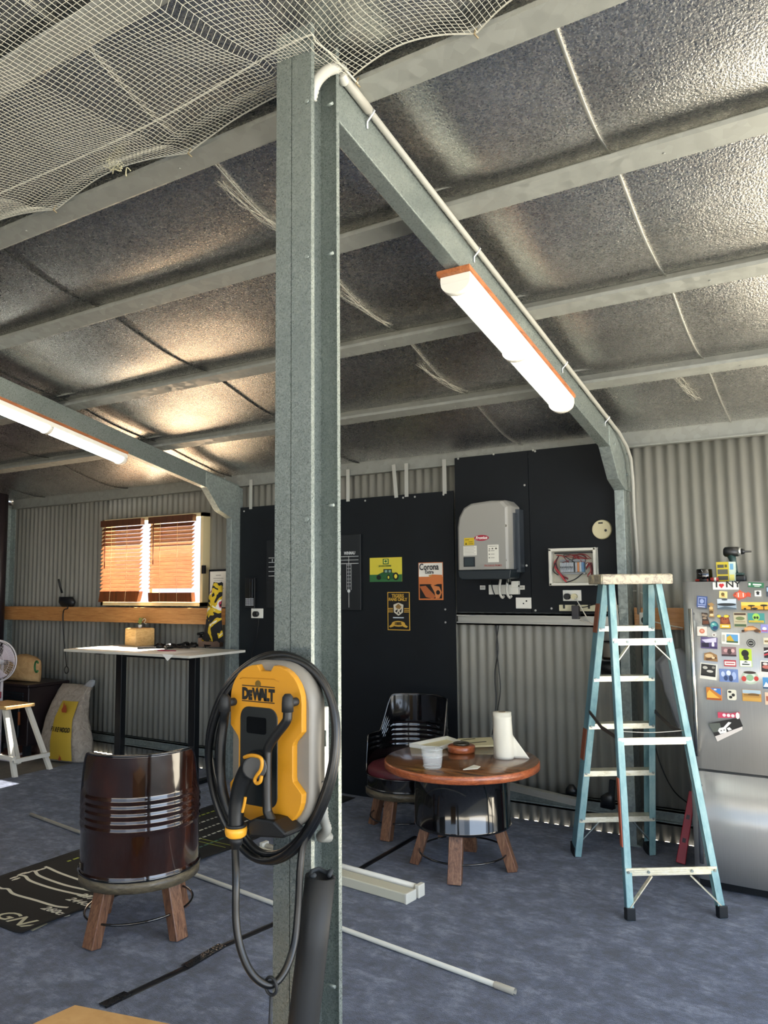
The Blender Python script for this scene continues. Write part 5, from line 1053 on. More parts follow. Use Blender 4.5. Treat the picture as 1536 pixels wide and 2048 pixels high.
# foam lagging leaning on the post
t = thing('foam_pipe_lagging', 'black foam pipe lagging leaning upright against the post base', 'pipe lagging', (-1.40, 1.72, 0))
R = .037; pts = []
top = at_y(641, 1752, 1.775); bot = Vector((-1.405, 1.70, 0.0)); q_ = at_y(608, 2040, 1.735)
axis = [bot, q_, top]
axis = [top+(q_-top)*k for k in (2.2, 1.0, .5, 0)]
axis[0].z = max(axis[0].z, 0.0)
s0 = (top.z-0)/(top.z-q_.z); b0 = top+(q_-top)*s0; axis = [b0, q_, (q_+top)/2, top]
def lag(r, z, gap=.35):
    d = (top-b0).normalized(); u = Vector((1, 0, 0)); u = (u-d*u.dot(d)).normalized(); v = d.cross(u); n = 28; vs = []
    for p_ in axis:
        for k in range(n+1): a_ = gap/2+(2*PI-gap)*k/n+.6; vs.append(p_+u*r*math.cos(a_)+v*r*math.sin(a_))
    return vs, [(j*(n+1)+k, j*(n+1)+k+1, (j+1)*(n+1)+k+1, (j+1)*(n+1)+k) for j in range(3) for k in range(n)]
mb = MB(); vs, fs = lag(R, 0); mb.add(vs, fs, 0, True); mb.build('foam_tube', RUBBER, t, solid=.009)
mb = MB(); mb.tube([top+Vector((R*.8*math.cos(k*.8), R*.8*math.sin(k*.8), .006+.006*math.sin(k*2.3))) for k in range(7)], .006, 8); mb.build('torn_top', cm('#2b3034', .8), t)

# ------------------------------------------------------------------ white topped table and what is on it
t = thing('standing_table', 'tall white topped table on black legs under the window', 'table', (-5.6, 5.03, 0)); ZD = 1.15
tp = [at_z(140, 1296, ZD), at_z(380, 1311, ZD)]
TX0, TX1, TY0, TY1 = -6.43, -4.80, 4.655, 5.33
mb = MB(); mb.prism([(TX0, TY0), (TX1, TY0), (TX1, TY0+.02), (TX1, 5.33), (TX0, 5.33)], (0, 0, ZD-.022), (1,0,0), (0,1,0), (0, 0, .022)); mb.build('tabletop', cm('#d2cfc4', .42), t, bevel=.003)
for px in (241, 388):
    c_ = at_y(px, 1400, 5.02); mb = MB(); mb.box(c_.x-.04, c_.x+.04, 4.99, 5.05, .03, 1.12); mb.box(c_.x-.03, c_.x+.03, 4.75, 5.28, 1.108, 1.127); mb.build('leg', BLACKM, t, bevel=.004)
    mb = MB(); mb.box(c_.x-.035, c_.x+.035, 4.70, 5.33, .005, .035); mb.build('foot_bar', BLACKM, t, bevel=.004)
mb = MB(); a_ = at_y(241, 1400, 5.02).x; b_ = at_y(388, 1400, 5.02).x; mb.box(a_, b_, 5.0, 5.04, 1.07, 1.107); mb.build('crossbar', BLACKM, t)
def T(px, py, z=ZD): return at_z(px, py, z)
# wooden box, toy plant
a_ = T(243, 1291); c_ = T(271, 1294); b_ = T(296, 1292)
t = thing('wooden_box', 'pale timber box with a tiny plant on it, on the white table', 'box', (c_.x, c_.y, ZD))
u_ = Vector((c_.x-a_.x, c_.y-a_.y, 0)).normalized(); v_ = Vector((-u_.y, u_.x, 0))
if v_.y < 0: v_ = -v_
ang = math.radians(-52); ex = Vector((math.cos(-ang-.9), math.sin(-ang-.9), 0))
cc = Vector(((a_.x+b_.x)/2, (a_.y+b_.y)/2+.06, ZD+.082))
mb = MB(); ux = Vector((.78, .62, 0)); uy = Vector((-.62, .78, 0)); ux, uy = Vector((.93, .36, 0)), Vector((-.36, .93, 0))
ux, uy = Vector((math.cos(math.radians(78)), math.sin(math.radians(78)), 0)), Vector((-math.sin(math.radians(78)), math.cos(math.radians(78)), 0))
mb.obox(cc, ux*.10, uy*.105, Vector((0, 0, .0815))); mb.build('body', PINEL, t, bevel=.004)
mb = MB(); mb.obox(cc+Vector((0,0,.0845)), ux*.094, uy*.099, Vector((0, 0, .003))); mb.build('lid', PINEL, t, bevel=.002)
t = thing('toy_plant', 'tiny green plant figure standing on the timber box', 'plant', (cc.x, cc.y, ZD+.17)); mb = MB(); zt = ZD+.170
mb.loft([(cc.x, cc.y, zt, .016, .016, 0), (cc.x, cc.y, zt+.03, .02, .02, 0)], 12, 2); mb.build('pot', WHITE, t)
mb = MB(); rnd = random.Random(2)
for k in range(14):
    a_ = rnd.random()*6.28; r = .03*rnd.random(); h = .03+.05*rnd.random(); p_ = Vector((cc.x+r*math.cos(a_), cc.y+r*math.sin(a_), zt+.03+h)); mb.tube([(cc.x, cc.y, zt+.025), p_], .004, 5, rs=[.003, .006])
mb.build('foliage', cm('#7c8a48', .7), t)
mb = MB(); mb.tube(spline([(cc.x+.03, cc.y, zt+.07), (cc.x+.06, cc.y, zt+.09), (cc.x+.08, cc.y, zt+.075), (cc.x+.06, cc.y, zt+.05), (cc.x+.09, cc.y, zt+.04)]), .0025, 6); mb.build('wire_sign', cm('#cfcabb', .5), t)
a_ = T(346, 1288); t = thing('card_stand', 'small black stand with a red triangle picture on the white table', 'picture', (a_.x, a_.y, ZD))
X_ = a_.x; Y_ = a_.y; mb = MB(); mb.box(X_, X_+.10, Y_, Y_+.01, ZD+.012, ZD+.125); mb.box(X_+.02, X_+.08, Y_-.01, Y_+.05, ZD, ZD+.012); mb.build('stand', BLACKM, t)
decal(t, X_, X_+.10, ZD+.012, ZD+.125, Y_, [('p', '#c8344c', [(.12, .2), (.5, .85), (.9, .25), (.5, .1)]), ('p', '#e06070', [(.4, .2), (.52, .7), (.62, .3)])])
t = thing('tangled_leads', 'tangle of black leads and earphones on the white table', 'leads', tuple(T(340, 1297))); rnd = random.Random(5); mb = MB()
for k in range(9):
    b0_ = T(310+rnd.random()*105, 1294+rnd.random()*5); P_ = [b0_+Vector((.12*(rnd.random()-.5)*q, .06*(rnd.random()-.5)*q, .006+.028*rnd.random())) for q in (0, 1, 1.5, 2, 2.5)]; mb.tube(spline(P_, 6), .005, 6)
mb.build('leads', CABLE, t)
for k, (px, py, w_) in enumerate(((318, 1296, .05), (337, 1297, .04), (372, 1293, .06), (388, 1294, .05))):
    p_ = T(px, py); mb = MB(); mb.loft([(p_.x, p_.y, ZD+.001, w_, .03, k), (p_.x, p_.y, ZD+.02, w_, .035, k), (p_.x, p_.y, ZD+.04, w_*.5, .015, k)], 16, 2.2, lump=.3, seed=k); mb.build('plug', BLACKM, t)
a_ = T(275, 1298); b_ = T(312, 1297); mb = MB(); mb.bar(a_+Vector((0,0,.009)), b_+Vector((0,0,.009)), .03, .016); tag(mb.build('black_remote', BLACKM, bevel=.003), 'long black remote lying left of the tangled leads on the white table', 'remote')
p_ = T(332, 1302); mb = MB(); mb.bar(p_+Vector((-.08, -.02, .005)), p_+Vector((.12, .0, .005)), .014, .009); tag(mb.build('red_pen', cm('#a02848', .4)), 'crimson pen in front of the tangled leads', 'pen')
p_ = T(372, 1303); mb = MB(); mb.add([(p_.x-.16, p_.y+.02, ZD+.002), (p_.x+.12, p_.y+.12, ZD+.002), (p_.x+.1, TY0+.0, ZD+.003), (p_.x-.06, TY0-.002, ZD+.003)], [(0,1,2,3)]); mb.add([(-4.98, TY0-.002, ZD+.003), (-5.12, TY0-.002, ZD+.003), (-5.04, TY0-.014, ZD-.05)], [(0,1,2)])
tag(mb.build('paper_sheet', cm('#eeece6', .7), solid=.001), 'white paper sheet with a corner over the front edge of the white table', 'paper')
p_ = T(415, 1294); mb = MB(); mb.obox(p_+Vector((0, .05, .042)), Vector((.11, .03, 0)), Vector((-.015, .05, 0)), Vector((0, 0, .041))); tag(mb.build('small_carton', cm('#8c6e58', .7), bevel=.002), 'small brown carton below the yellow and black scarf', 'box')
p_ = T(394, 1292); mb = MB(); mb.tube([(p_.x, p_.y+.05, ZD), (p_.x, p_.y+.05, ZD+.07), (p_.x, p_.y+.05, ZD+.10)], .02, 12, rs=[.022, .02, .012]); mb.tube([(p_.x-.04, p_.y+.05, ZD+.11), (p_.x+.03, p_.y+.05, ZD+.12)], .014, 10); tag(mb.build('spray_head', BLACKM), 'little black spray bottle beside the brown carton', 'bottle')
# scarf
t = thing('scarf', 'yellow, black and white patterned scarf hanging by the left column', 'scarf', (-5.2, 5.3, 1.2))
a = NM('scarf_print', .8); v = a.mapped((1, .6, 1)); n = a.noise(v, 7.5, 2, .5, .8)
c = a.ramp(n, [(.0, '#0e0e12'), (.50, '#0e0e12'), (.505, '#c8a81e'), (.57, '#c8a81e'), (.575, '#d8d4cc'), (.62, '#d8d4cc'), (.625, '#b03048'), (.66, '#0e0e12')])
for nd in a.t.nodes:
    if nd.type == 'VALTORGB': nd.color_ramp.interpolation = 'CONSTANT'
a.col(c)
S = [at_y(px, py, 5.31) for px, py in ((449, 1166), (440, 1195), (435, 1225), (430, 1255), (424, 1282))]; W_s = (.02, .06, .075, .10, .12)
mb = MB(); mb.loft([(p_.x, 5.31-.02*i, p_.z, w_, .022+.01*i, .1) for i, (p_, w_) in enumerate(zip(S[::-1], W_s[::-1]))][::1], 28, 2, lump=.3, seed=9); mb.build('cloth', a.m, t)
# certificate
a_ = at_y(416, 1210, 5.40); b_ = at_y(456, 1138, 5.40); t = thing('framed_certificate', 'framed certificate leaning on the ledge beside the window', 'frame', (a_.x, 5.4, 1.512)); z0 = 1.513; z1 = b_.z
mb = MB(); mb.box(a_.x, -5.09, 5.405, 5.42, z0, z1); mb.build('frame', BLACKM, t, bevel=.002)
mb = MB(); mb.box(a_.x+.02, -5.10, 5.402, 5.4045, z0+.01, z1-.02); mb.build('certificate_sheet', cm('#d8d2c6', .5), t)
decal(t, a_.x+.02, -5.10, z0+.01, z1-.02, 5.402, [('r', '#8a867c', .35, .88, .65, .9), ('r', '#8a867c', .2, .8, .8, .815), ('r', '#8a867c', .25, .74, .75, .75), ('e', '#9aa868', .5, .63, .1, .05), ('r', '#8a867c', .15, .52, .85, .535), ('r', '#aaa69c', .25, .44, .75, .45), ('r', '#aaa69c', .2, .36, .8, .37), ('r', '#aaa69c', .3, .28, .7, .29), ('r', '#aaa69c', .2, .2, .8, .21)])
# ash pan and hook on the pine board
p_ = at_y(128, 1200, 5.42)
t = thing('ash_shovel', 'dark ash shovel standing on the pine board left of the window', 'shovel', (p_.x, 5.46, 1.512))
mb = MB(); mb.loft([(p_.x+.01, 5.46, 1.513, .09, .025, 0), (p_.x, 5.46, 1.56, .13, .04, 0), (p_.x-.02, 5.46, 1.62, .10, .035, 0)], 18, 3); mb.build('pan', cm('#26282a', .4, .4), t)
mb = MB(); mb.tube([at_y(124, 1186, 5.45), at_y(120, 1172, 5.43), at_y(117, 1158, 5.41)], .011, 8); mb.build('handle', BLACKM, t)
mb = MB(); mb.tube(spline([at_y(p[0], p[1], 5.35) for p in ((135, 1212), (135, 1217), (127, 1222), (126, 1250), (130, 1300), (133, 1333))], 5)+[at_y(133+4*math.sin(2*PI*k/12), 1340-7*math.cos(2*PI*k/12), 5.35) for k in range(13)], .006, 6)
tag(mb.build('poker_hook', cm('#2a2826', .4, .5)), 'long thin dark poker hanging from the pine board, with a ring at its end', 'poker')

# ------------------------------------------------------------------ stove corner
t = thing('wood_heater', 'dark cast wood heater in the far left corner', 'heater', (-7.75, 5.1, 0)); HM = cm('#1a2226', .4, .2); HB = cm('#241b1c', .4, .2)
hx = at_y(56, 1400, 4.95).x; hz = at_y(40, 1368, 4.95).z
mb = MB(); mb.box(hx-.62, hx, 4.95, 5.40, .12, hz-.03); mb.build('firebox', HB, t, bevel=.01)
mb = MB(); mb.box(hx-.64, hx+.02, 4.93, 5.42, hz-.03, hz); mb.build('top_plate', HB, t, bevel=.008)
mb = MB()
for k in range(4): mb.box(hx-.5, hx-.08, 4.94, 4.95, hz-.10-.03*k, hz-.085-.03*k)
build_each(mb, 'vent_rib', HM, t)
mb = MB(); mb.box(hx-.58, hx-.12, 4.925, 4.95, .20, hz-.24); mb.build('door', HM, t, bevel=.008)
mb = MB(); mb.box(hx-.52, hx-.20, 4.92, 4.926, .28, hz-.30); mb.build('door_glass', cm('#0c1216', .1), t)
mb = MB(); a_ = at_y(38, 1424, 4.9); b_ = at_y(38, 1450, 4.9); mb.cyl(a_, b_, .012, .014, 12); mb.build('timber_handle', cm('#8a4c24', .5), t)
mb = MB()
for dx in (-.56, -.08): mb.box(hx+dx-.03, hx+dx+.03, 4.98, 5.04, 0, .12); mb.box(hx+dx-.03, hx+dx+.03, 5.30, 5.36, 0, .12)
build_each(mb, 'foot', HM, t)
mb = MB(); mb.cyl((-8.38, 5.2, hz), (-8.38, 5.2, roof(5.2)-.02), .075, n=24)
tag(mb.build('flue_pipe', cm('#2c2629', .35, .4)), 'dark flue pipe rising at the far left edge', 'flue')
mb = MB(); mb.box(hx-.7, hx+.01, 4.93, 5.42, -.0075, .0); tag(mb.build('brick_hearth', wood('hearth', '#5e3a2a', '#7a4c38', '#8a5c46', (2, 2, 2), .8)), 'brown hearth slab under the wood heater', 'hearth')
p_ = at_y(48, 1340, 5.1); t = thing('paper_bag', 'brown paper shopping bag with a green logo lying on the heater', 'bag', (p_.x, 5.12, hz))
mb = MB(); q_ = [at_y(px, 1340, 5.12) for px in (10, 30, 50, 66, 80)]
vs = []; secs = []
for px, zc, b_, c_ in ((5, 1345, .075, .12), (22, 1340, .11, .13), (45, 1336, .14, .13), (62, 1334, .13, .10), (80, 1328, .11, .02)):
    p_ = at_y(px, zc, 5.15); secs.append((p_, b_, c_))
n = 20
for p_, b_, c_ in secs:
    for k in range(n):
        a_ = 2*PI*k/n; q = (abs(math.cos(a_))**3+abs(math.sin(a_))**3)**(-1/3); vs.append((p_.x, 5.15+c_*q*math.cos(a_), max(hz+.002, hz+b_+.0+b_*q*math.sin(a_)*(1+.1*noise.noise(Vector((k, p_.x*5, 0)))))))
mb.add(vs, [(j*n+k, j*n+(k+1) % n, (j+1)*n+(k+1) % n, (j+1)*n+k) for j in range(4) for k in range(n)]+[tuple(range(n)), tuple(range(4*n, 5*n))], 0, True); mb.build('bag', KRAFT, t)
mb = MB(); c_ = at_y(67, 1334, 4.985); mb.tube([(c_.x+.045*math.cos(a_), 5.02-.01*math.cos(a_), c_.z+.055*math.sin(a_)) for a_ in [PI*.25+1.5*PI*k/20 for k in range(21)]], .010, 8); mb.build('green_logo', cm('#2c6a3a', .6), t)
# firewood sack
t = thing('firewood_sack', 'woven firewood sack with yellow label standing by the wall', 'sack', (-6.85, 5.15, 0))
def SK(px, py, y=5.1): return at_y(px, py, y)
secs = []
for py, xl, xr, d_, y_ in ((1519, 96, 172, .10, 5.14), (1508, 91, 176, .13, 5.14), (1470, 96, 172, .14, 5.16), (1430, 104, 168, .12, 5.20), (1400, 114, 172, .085, 5.26), (1378, 122, 176, .05, 5.32), (1366, 130, 184, .02, 5.36)):
    a_ = SK(xl, py, y_); b_ = SK(xr, py, y_); secs.append(((a_.x+b_.x)/2, y_, max(a_.z, 0) if py < 1515 else .0, (b_.x-a_.x)/2, d_, .12))
mb = MB(); mb.loft(secs, 36, 2.6, lump=.10, seed=2); mb.build('sack', SACK, t)
mb = MB()
def lab_pt(u, v_):
    j = v_*(5.2-.6)+.6; i_ = int(j); f = j-i_; A = secs[i_]; B_ = secs[min(i_+1, 6)]
    c0 = [A[k]+(B_[k]-A[k])*f for k in range(6)]
    x = (-.12+.92*u)*c0[3]; q = (max(0, 1-abs(x/c0[3])**2.6))**(1/2.6)
    return (c0[0]+x, c0[1]-c0[4]*q*1.04-.012, c0[2])
mb.grid(lambda u, v_: lab_pt(u+.12*(v_-.5), .10+v_*.68), 14, 14); q_ = mb.build('yellow_label', cm('#b79a30', .6), t)
for k, ch_ in enumerate('FIREWOOD'):
    p_ = lab_pt(.0+.125*k-.02, .40); p2_ = lab_pt(.0+.125*(k+1)-.02, .40); ya_ = math.atan2(p2_[1]-p_[1], p2_[0]-p_[0])
    letters('lettering', ch_, .062, (p_[0], p_[1]-.012, p_[2]), Euler((math.radians(80), 0, ya_)), cm('#1c1810', .6), t, .002, width=.62, shear=.2)
mb = MB()
def flame(cx_, cz_, s_, y_): return [(cx_+s_*a, cz_+s_*b) for a, b in ((-.5, 0), (-.6, .4), (-.25, .8), (-.1, 1.5), (.15, .9), (.35, 1.1), (.55, .4), (.45, 0))]
p_ = lab_pt(.55, .62); mb.prism(flame(p_[0], p_[2], .07, 0), (0, p_[1]-.012, 0), (1,0,0), (0,0,1), (0, -.002, 0)); p_ = lab_pt(.5, .1); mb.prism(flame(p_[0], p_[2], .035, 0), (0, p_[1]-.012, 0), (1,0,0), (0,0,1), (0, -.002, 0)); mb.build('flame_print', cm('#a8502a', .6), t)
mb = MB(); p_ = SK(180, 1368, 5.37); mb.loft([(p_.x-.04, 5.36, p_.z-.05, .05, .02, 0), (p_.x, 5.37, p_.z-.01, .06, .02, .3), (p_.x+.04, 5.37, p_.z+.04, .03, .015, .3)], 16, 2, lump=.4, seed=1); mb.build('plastic_tuft', FILM, t)
t = thing('brown_sack', 'slumped brown sack behind the firewood sack', 'sack', (-7.25, 5.25, 0)); secs = []
for py, xl, xr, d_ in ((1508, 62, 100, .10), (1490, 58, 102, .13), (1460, 66, 104, .12), (1440, 82, 106, .08), (1425, 92, 110, .03)):
    a_ = SK(xl, py, 5.25); b_ = SK(xr, py, 5.25); secs.append(((a_.x+b_.x)/2, 5.25, max(a_.z, 0), (b_.x-a_.x)/2, d_, 0))
mb = MB(); mb.loft(secs, 26, 2.2, lump=.3, seed=7); a = NM('brown_woven', .8); a.col(a.ramp(a.noise(a.mapped(), 20, 4), [(.3, '#4e3a30'), (.7, '#7a6256')])); mb.build('sack', a.m, t)
# pedestal fan
fc = at_y(-6, 1322, 4.70); t = thing('pedestal_fan', 'white pedestal fan cut by the left edge of the view', 'fan', (fc.x, 4.75, -.008)); FW = cm('#d5d0d4', .4)
nrm = Vector((.45, -.89, 0)).normalized(); ur = Vector((-nrm.y, nrm.x, 0)); uz = Vector((0, 0, 1)); R = .205
def FP(r, a_, o=0): return fc+ur*(r*math.cos(a_))+uz*(r*math.sin(a_))+nrm*o
mb = MB()
for r, o, th in ((R, 0, .008), (R*.98, .03, .003), (R*.75, .045, .0015), (R*.5, .055, .0015)): mb.tube([FP(r, 2*PI*k/40, o) for k in range(40)], th, 6, True)
for k in range(44):
    a_ = 2*PI*k/44; mb.tube([FP(R, a_, 0), FP(R*.9, a_, .035), FP(.04, a_, .06)], .0011, 4); mb.tube([FP(R, a_, 0), FP(R*.85, a_, -.05), FP(.05, a_, -.06)], .0011, 4)
mb.build('guard', FW, t)
for k in range(3):
    mb = MB()
    def bl_(u, v_, k=k):
        a_ = 2*PI*k/3+.5+(u-.5)*(.5+1.0*v_); return FP(.035+.145*v_, a_, -.012+.03*(u-.5))
    mb.grid(bl_, 8, 8); mb.build('blade', cm('#cfc4cc', .35), t, solid=.003)
mb = MB(); mb.cyl(FP(0, 0, .02), FP(0, 0, -.15), .035, .05, 20); mb.build('motor', FW, t)
mb = MB(); mb.cyl(FP(0, 0, .062), FP(0, 0, .055), .035, n=20); mb.build('hub_cap', FW, t)
bt_ = fc-nrm*.10; mb = MB(); mb.cyl((bt_.x, bt_.y, .02), (bt_.x, bt_.y, fc.z-.04), .014, n=12); mb.build('pole', FW, t)
mb = MB()
for a_ in (.1, PI/2+.1, PI+.1, 1.5*PI+.1): mb.bar((bt_.x, bt_.y, .012), (bt_.x+.30*math.cos(a_), bt_.y+.30*math.sin(a_), .006), .035, .022)
mb.build('cross_base', FW, t, bevel=.004)
mb = MB(); mb.cyl((bt_.x+.04, bt_.y-.06, .62), (bt_.x+.04, bt_.y-.06, .68), .03, n=14); mb.build('speed_knob', cm('#a84a5c', .4), t)
# stool
t = thing('step_stool', 'white legged stool with timber seat cut by the left edge of the view', 'stool', (-6.95, 4.5, -.008))
e_ = at_z(30, 1556, -.008); a_ = at_y(8, 1418, 4.50); sz = a_.z
mb = MB(); cr_ = at_y(24, 1412, 4.52); mb.box(cr_.x-.44, cr_.x, 4.46, 4.76, sz, sz+.03); mb.build('seat', PINEL, t, bevel=.004)
for fx, fy, tx, ty in ((e_.x, e_.y, cr_.x-.06, 4.49), (e_.x-.50, e_.y, cr_.x-.40, 4.49), (e_.x, e_.y+.36, cr_.x-.06, 4.72), (e_.x-.50, e_.y+.36, cr_.x-.40, 4.72)):
    mb = MB(); mb.bar((fx, fy, -.007), (tx, ty, sz), .035, .04, (1,0,0)); mb.build('leg', cm('#dcd8cc', .5), t)
mb = MB(); mb.bar((e_.x-.02, e_.y, .16), (e_.x-.48, e_.y, .16), .03, .035); mb.bar((e_.x-.01, e_.y, .14), (e_.x-.01, e_.y+.35, .14), .03, .035); mb.build('rung', cm('#dcd8cc', .5), t)

# ------------------------------------------------------------------ things on the floor
t = thing('dart_mat', 'black dart throw mat with white distance lines under the brown drum chair', 'mat', (-4.1, 3.9, 0))
MX0, MX1, MY0, MY1 = -4.53, -3.675, 2.475, 5.40
mb = MB(); mb.grid(lambda u, v_: (MX0+(MX1-MX0)*u, MY0+(MY1-MY0)*v_, .004+(.012*max(0, math.sin(v_*17+1))*max(0, u-.93)/.07 if v_ < .5 else 0)), 24, 60); mb.build('rubber_sheet', cm('#161514', .85), t, solid=.003)
WL = cm('#ddd9c8', .6); mb = MB()
def fl(px, py): p_ = at_z(px, py, .0065); return p_
for pts_ in ([(90, 1733), (98, 1736), (120, 1746), (160, 1760), (200, 1772)], [(62, 1743), (70, 1742), (80, 1752), (130, 1770), (185, 1782)], [(35, 1750), (50, 1752), (62, 1762), (110, 1778), (182, 1794)], [(-20, 1762), (0, 1776), (16, 1778), (28, 1788), (70, 1800), (110, 1812), (136, 1815)]):
    mb = MB(); P_ = spline([fl(*p_) for p_ in pts_], 6); w_ = .019
    for i in range(len(P_)-1):
        a_, b_ = P_[i], P_[i+1]; d = (b_-a_).normalized(); s_ = Vector((-d.y, d.x, 0))*w_/2
        mb.add([a_+s_, a_-s_, b_-s_, b_+s_], [(0,1,2,3)])
    mb.build('throw_line', WL, t)
for px, py in ((85, 1738), (75, 1741), (56, 1745), (45, 1747), (28, 1755), (32, 1758)):
    p_ = fl(px, py); mb = MB(); mb.add([p_+Vector((.012*math.cos(k), .03*math.sin(k), 0)) for k in range(6)], [tuple(range(6))]); mb.build('line_flourish', WL, t)
for tx, px, py, s_ in (('237cm', 157, 1790, .062), ('244cm', 134, 1798, .062), ('260cm', 84, 1816, .062), ('GNA', -14, 1830, .13)):
    p_ = fl(px, py); letters('lettering', tx, s_, (p_.x, p_.y-.01, .0075), Euler((0, 0, 0)), cm('#c4bfa4', .6) if tx == 'GNA' else WL, t, .0015, shear=.35, width=1.25)
YG = [cm('#a8b43c', .6), cm('#c9c9bc', .6), cm('#3a6a5c', .6)]; mb = MB(); rnd = random.Random(8)
for r_ in range(5):
    x = -4.40+.13*r_; y = 3.25
    while y < 5.1:
        l_ = .022+.02*rnd.random(); ci = 0 if r_ == 0 else (2 if r_ == 4 else 1)
        mb.add([(x, y, .0068), (x+.018, y, .0068), (x+.018, y+l_, .0068), (x, y+l_, .0068)], [(0,1,2,3)], ci); y += l_+.016
for y in (3.95, 4.0): mb.add([(-4.45, y, .0068), (-3.72, y, .0068), (-3.72, y+.006, .0068), (-4.45, y+.006, .0068)], [(0,1,2,3)], 0)
mb.build('score_rows', YG, t)
a_ = Vector((-5.52, 3.752, .0125)); b_ = at_z(1030, 1984, .0125); t = thing('white_conduit_pipe', 'long thin white conduit pipe lying across the carpet', 'pipe', (-3.45, 3.49, 0))
d = (b_-a_).normalized(); mb = MB(); mb.tube([a_+d*.0, b_-d*.10], .0115, 12, caps=False); mb.build('tube', cm('#c3c0b4', .45), t, solid=.001)
mb = MB(); mb.tube([b_-d*.10, b_-d*.095, b_], .0145, 14, rs=[.012, .0145, .0145], caps=False); mb.tube([a_+d*.22, a_+d*.225], .0135, 14); build_each(mb, 'bell_end', cm('#c3c0b4', .45), t)
# fluorescent fitting on the floor
t = thing('fluorescent_fitting', 'old white fluorescent light fitting lying on the carpet behind the post', 'light fitting', (-2.75, 3.9, 0))
d = Vector((.536, -.05, 0)).normalized(); n_ = Vector((d.y, -d.x, 0)); 
e_ = Vector((-2.235, 3.86, 0)); s_ = e_-d*1.22; mid = (e_+s_)/2
mb = MB(); mb.obox(mid+Vector((0, 0, .028))+n_*.045, d*.61, n_*.045, Vector((0, 0, .027))); mb.build('channel_body', cm('#d3cfba', .45), t, bevel=.006)
mb = MB(); mb.cyl(s_+d*.02+Vector((0, 0, .045))-n_*.047, e_-d*.03+Vector((0, 0, .045))-n_*.047, .018, n=18); mb.build('tube', cm('#dedbd0', .3), t)
mb = MB()
for q_ in (s_, e_): mb.obox(q_+Vector((0, 0, .035))-n_*.045, d*.014, n_*.03, Vector((0, 0, .034)))
mb.obox(e_+Vector((0, 0, .028))+n_*.045, d*.008, n_*.047, Vector((0, 0, .028))); build_each(mb, 'lamp_holder', cm('#dcd9cc', .45), t, bevel=.004)
# cover strip
mb = MB(); P_ = [at_z(205, 2015), at_z(370, 1937), at_z(445, 1893), at_z(545, 1850), at_z(722, 1737), at_z(831, 1674)]; P_ = [Vector((p_.x, p_.y, 0)) for p_ in P_]
cs = [(-.02, .0), (-.015, .005), (0, .007), (.015, .005), (.02, 0)]; vs = []
for p_ in P_:
    for a_, z in cs: vs.append((p_.x+a_, p_.y, z+.0005))
mb.add(vs, [(j*5+k, j*5+k+1, (j+1)*5+k+1, (j+1)*5+k) for j in range(len(P_)-1) for k in range(4)], 0, True)
t = thing('cable_cover', 'black cable cover strip laid across the carpet past the post', 'strip', (-2.74, 3.5, 0)); mb.build('rubber_strip', cm('#15161a', .35), t)
mb = MB(); a = NM('shiny_tape', .18); a.col(a.ramp(a.noise(a.mapped(), 60, 3), [(.3, '#0c0d10'), (.7, '#2a2c30')])); a.bump(a.noise(a.mapped((1, 1, 1)), 45, 2), .8, .01)
for p0, p1 in ((P_[1], P_[2]), (P_[0], P_[0]+Vector((.01, .12, 0)))):
    mb.obox((p0+p1)/2+Vector((0, 0, .0085)), Vector((.024, 0, 0)), Vector(((p1-p0).x/2, (p1-p0).y/2, 0)), Vector((0, 0, .0015)))
build_each(mb, 'shiny_tape', a.m, t)
# carton in the foreground
zc = .45; A_ = at_z(150, 2010, zc); B_ = at_z(342, 2048, zc); u_ = Vector((B_.x-A_.x, B_.y-A_.y, 0)).normalized(); v_ = Vector((u_.y, -u_.x, 0))
u_ = Vector((.92, .40, 0)).normalized(); D_ = at_z(65, 2048, zc); vd = Vector((D_.x-A_.x, D_.y-A_.y, 0)).normalized()
u_ = Vector((B_.x-A_.x, B_.y-A_.y, 0)).normalized()
mb = MB(); q_ = [A_, A_+u_*.5, A_+u_*.5+vd*.42, A_+vd*.42]; slab(mb, q_, 0.001, zc-.002); t = thing('cardboard_carton', 'tan cardboard carton, flat top just showing at the bottom left', 'box', (A_.x, A_.y, 0)); mb.build('sides', CARD, t)
mb = MB(); slab(mb, q_, zc-.002, zc); mb.build('top_flap', CARD, t)
# red level
t = thing('spirit_level', 'red plastic spirit level leaning on the refrigerator side', 'level', (-1.11, 5.12, 0))
p0 = at_z(1361, 1728, 0); p1 = at_y(1385, 1583, 5.27); p0 = Vector((p0.x, p0.y, 0.0)); d = (p1-p0).normalized()
mb = MB(); mb.bar(p0+Vector((0,0,.004)), p1, .055, .022, (1, .2, 0), .04, .022); mb.build('body', cm('#a8182a', .4), t, bevel=.004)
mb = MB()
for f in (.3, .62): mb.bar(p0+(p1-p0)*f-Vector((0, .013, 0)), p0+(p1-p0)*(f+.06)-Vector((0, .013, 0)), .02, .004, (1, .2, 0))
build_each(mb, 'vial_window', cm('#3c0c14', .4), t)
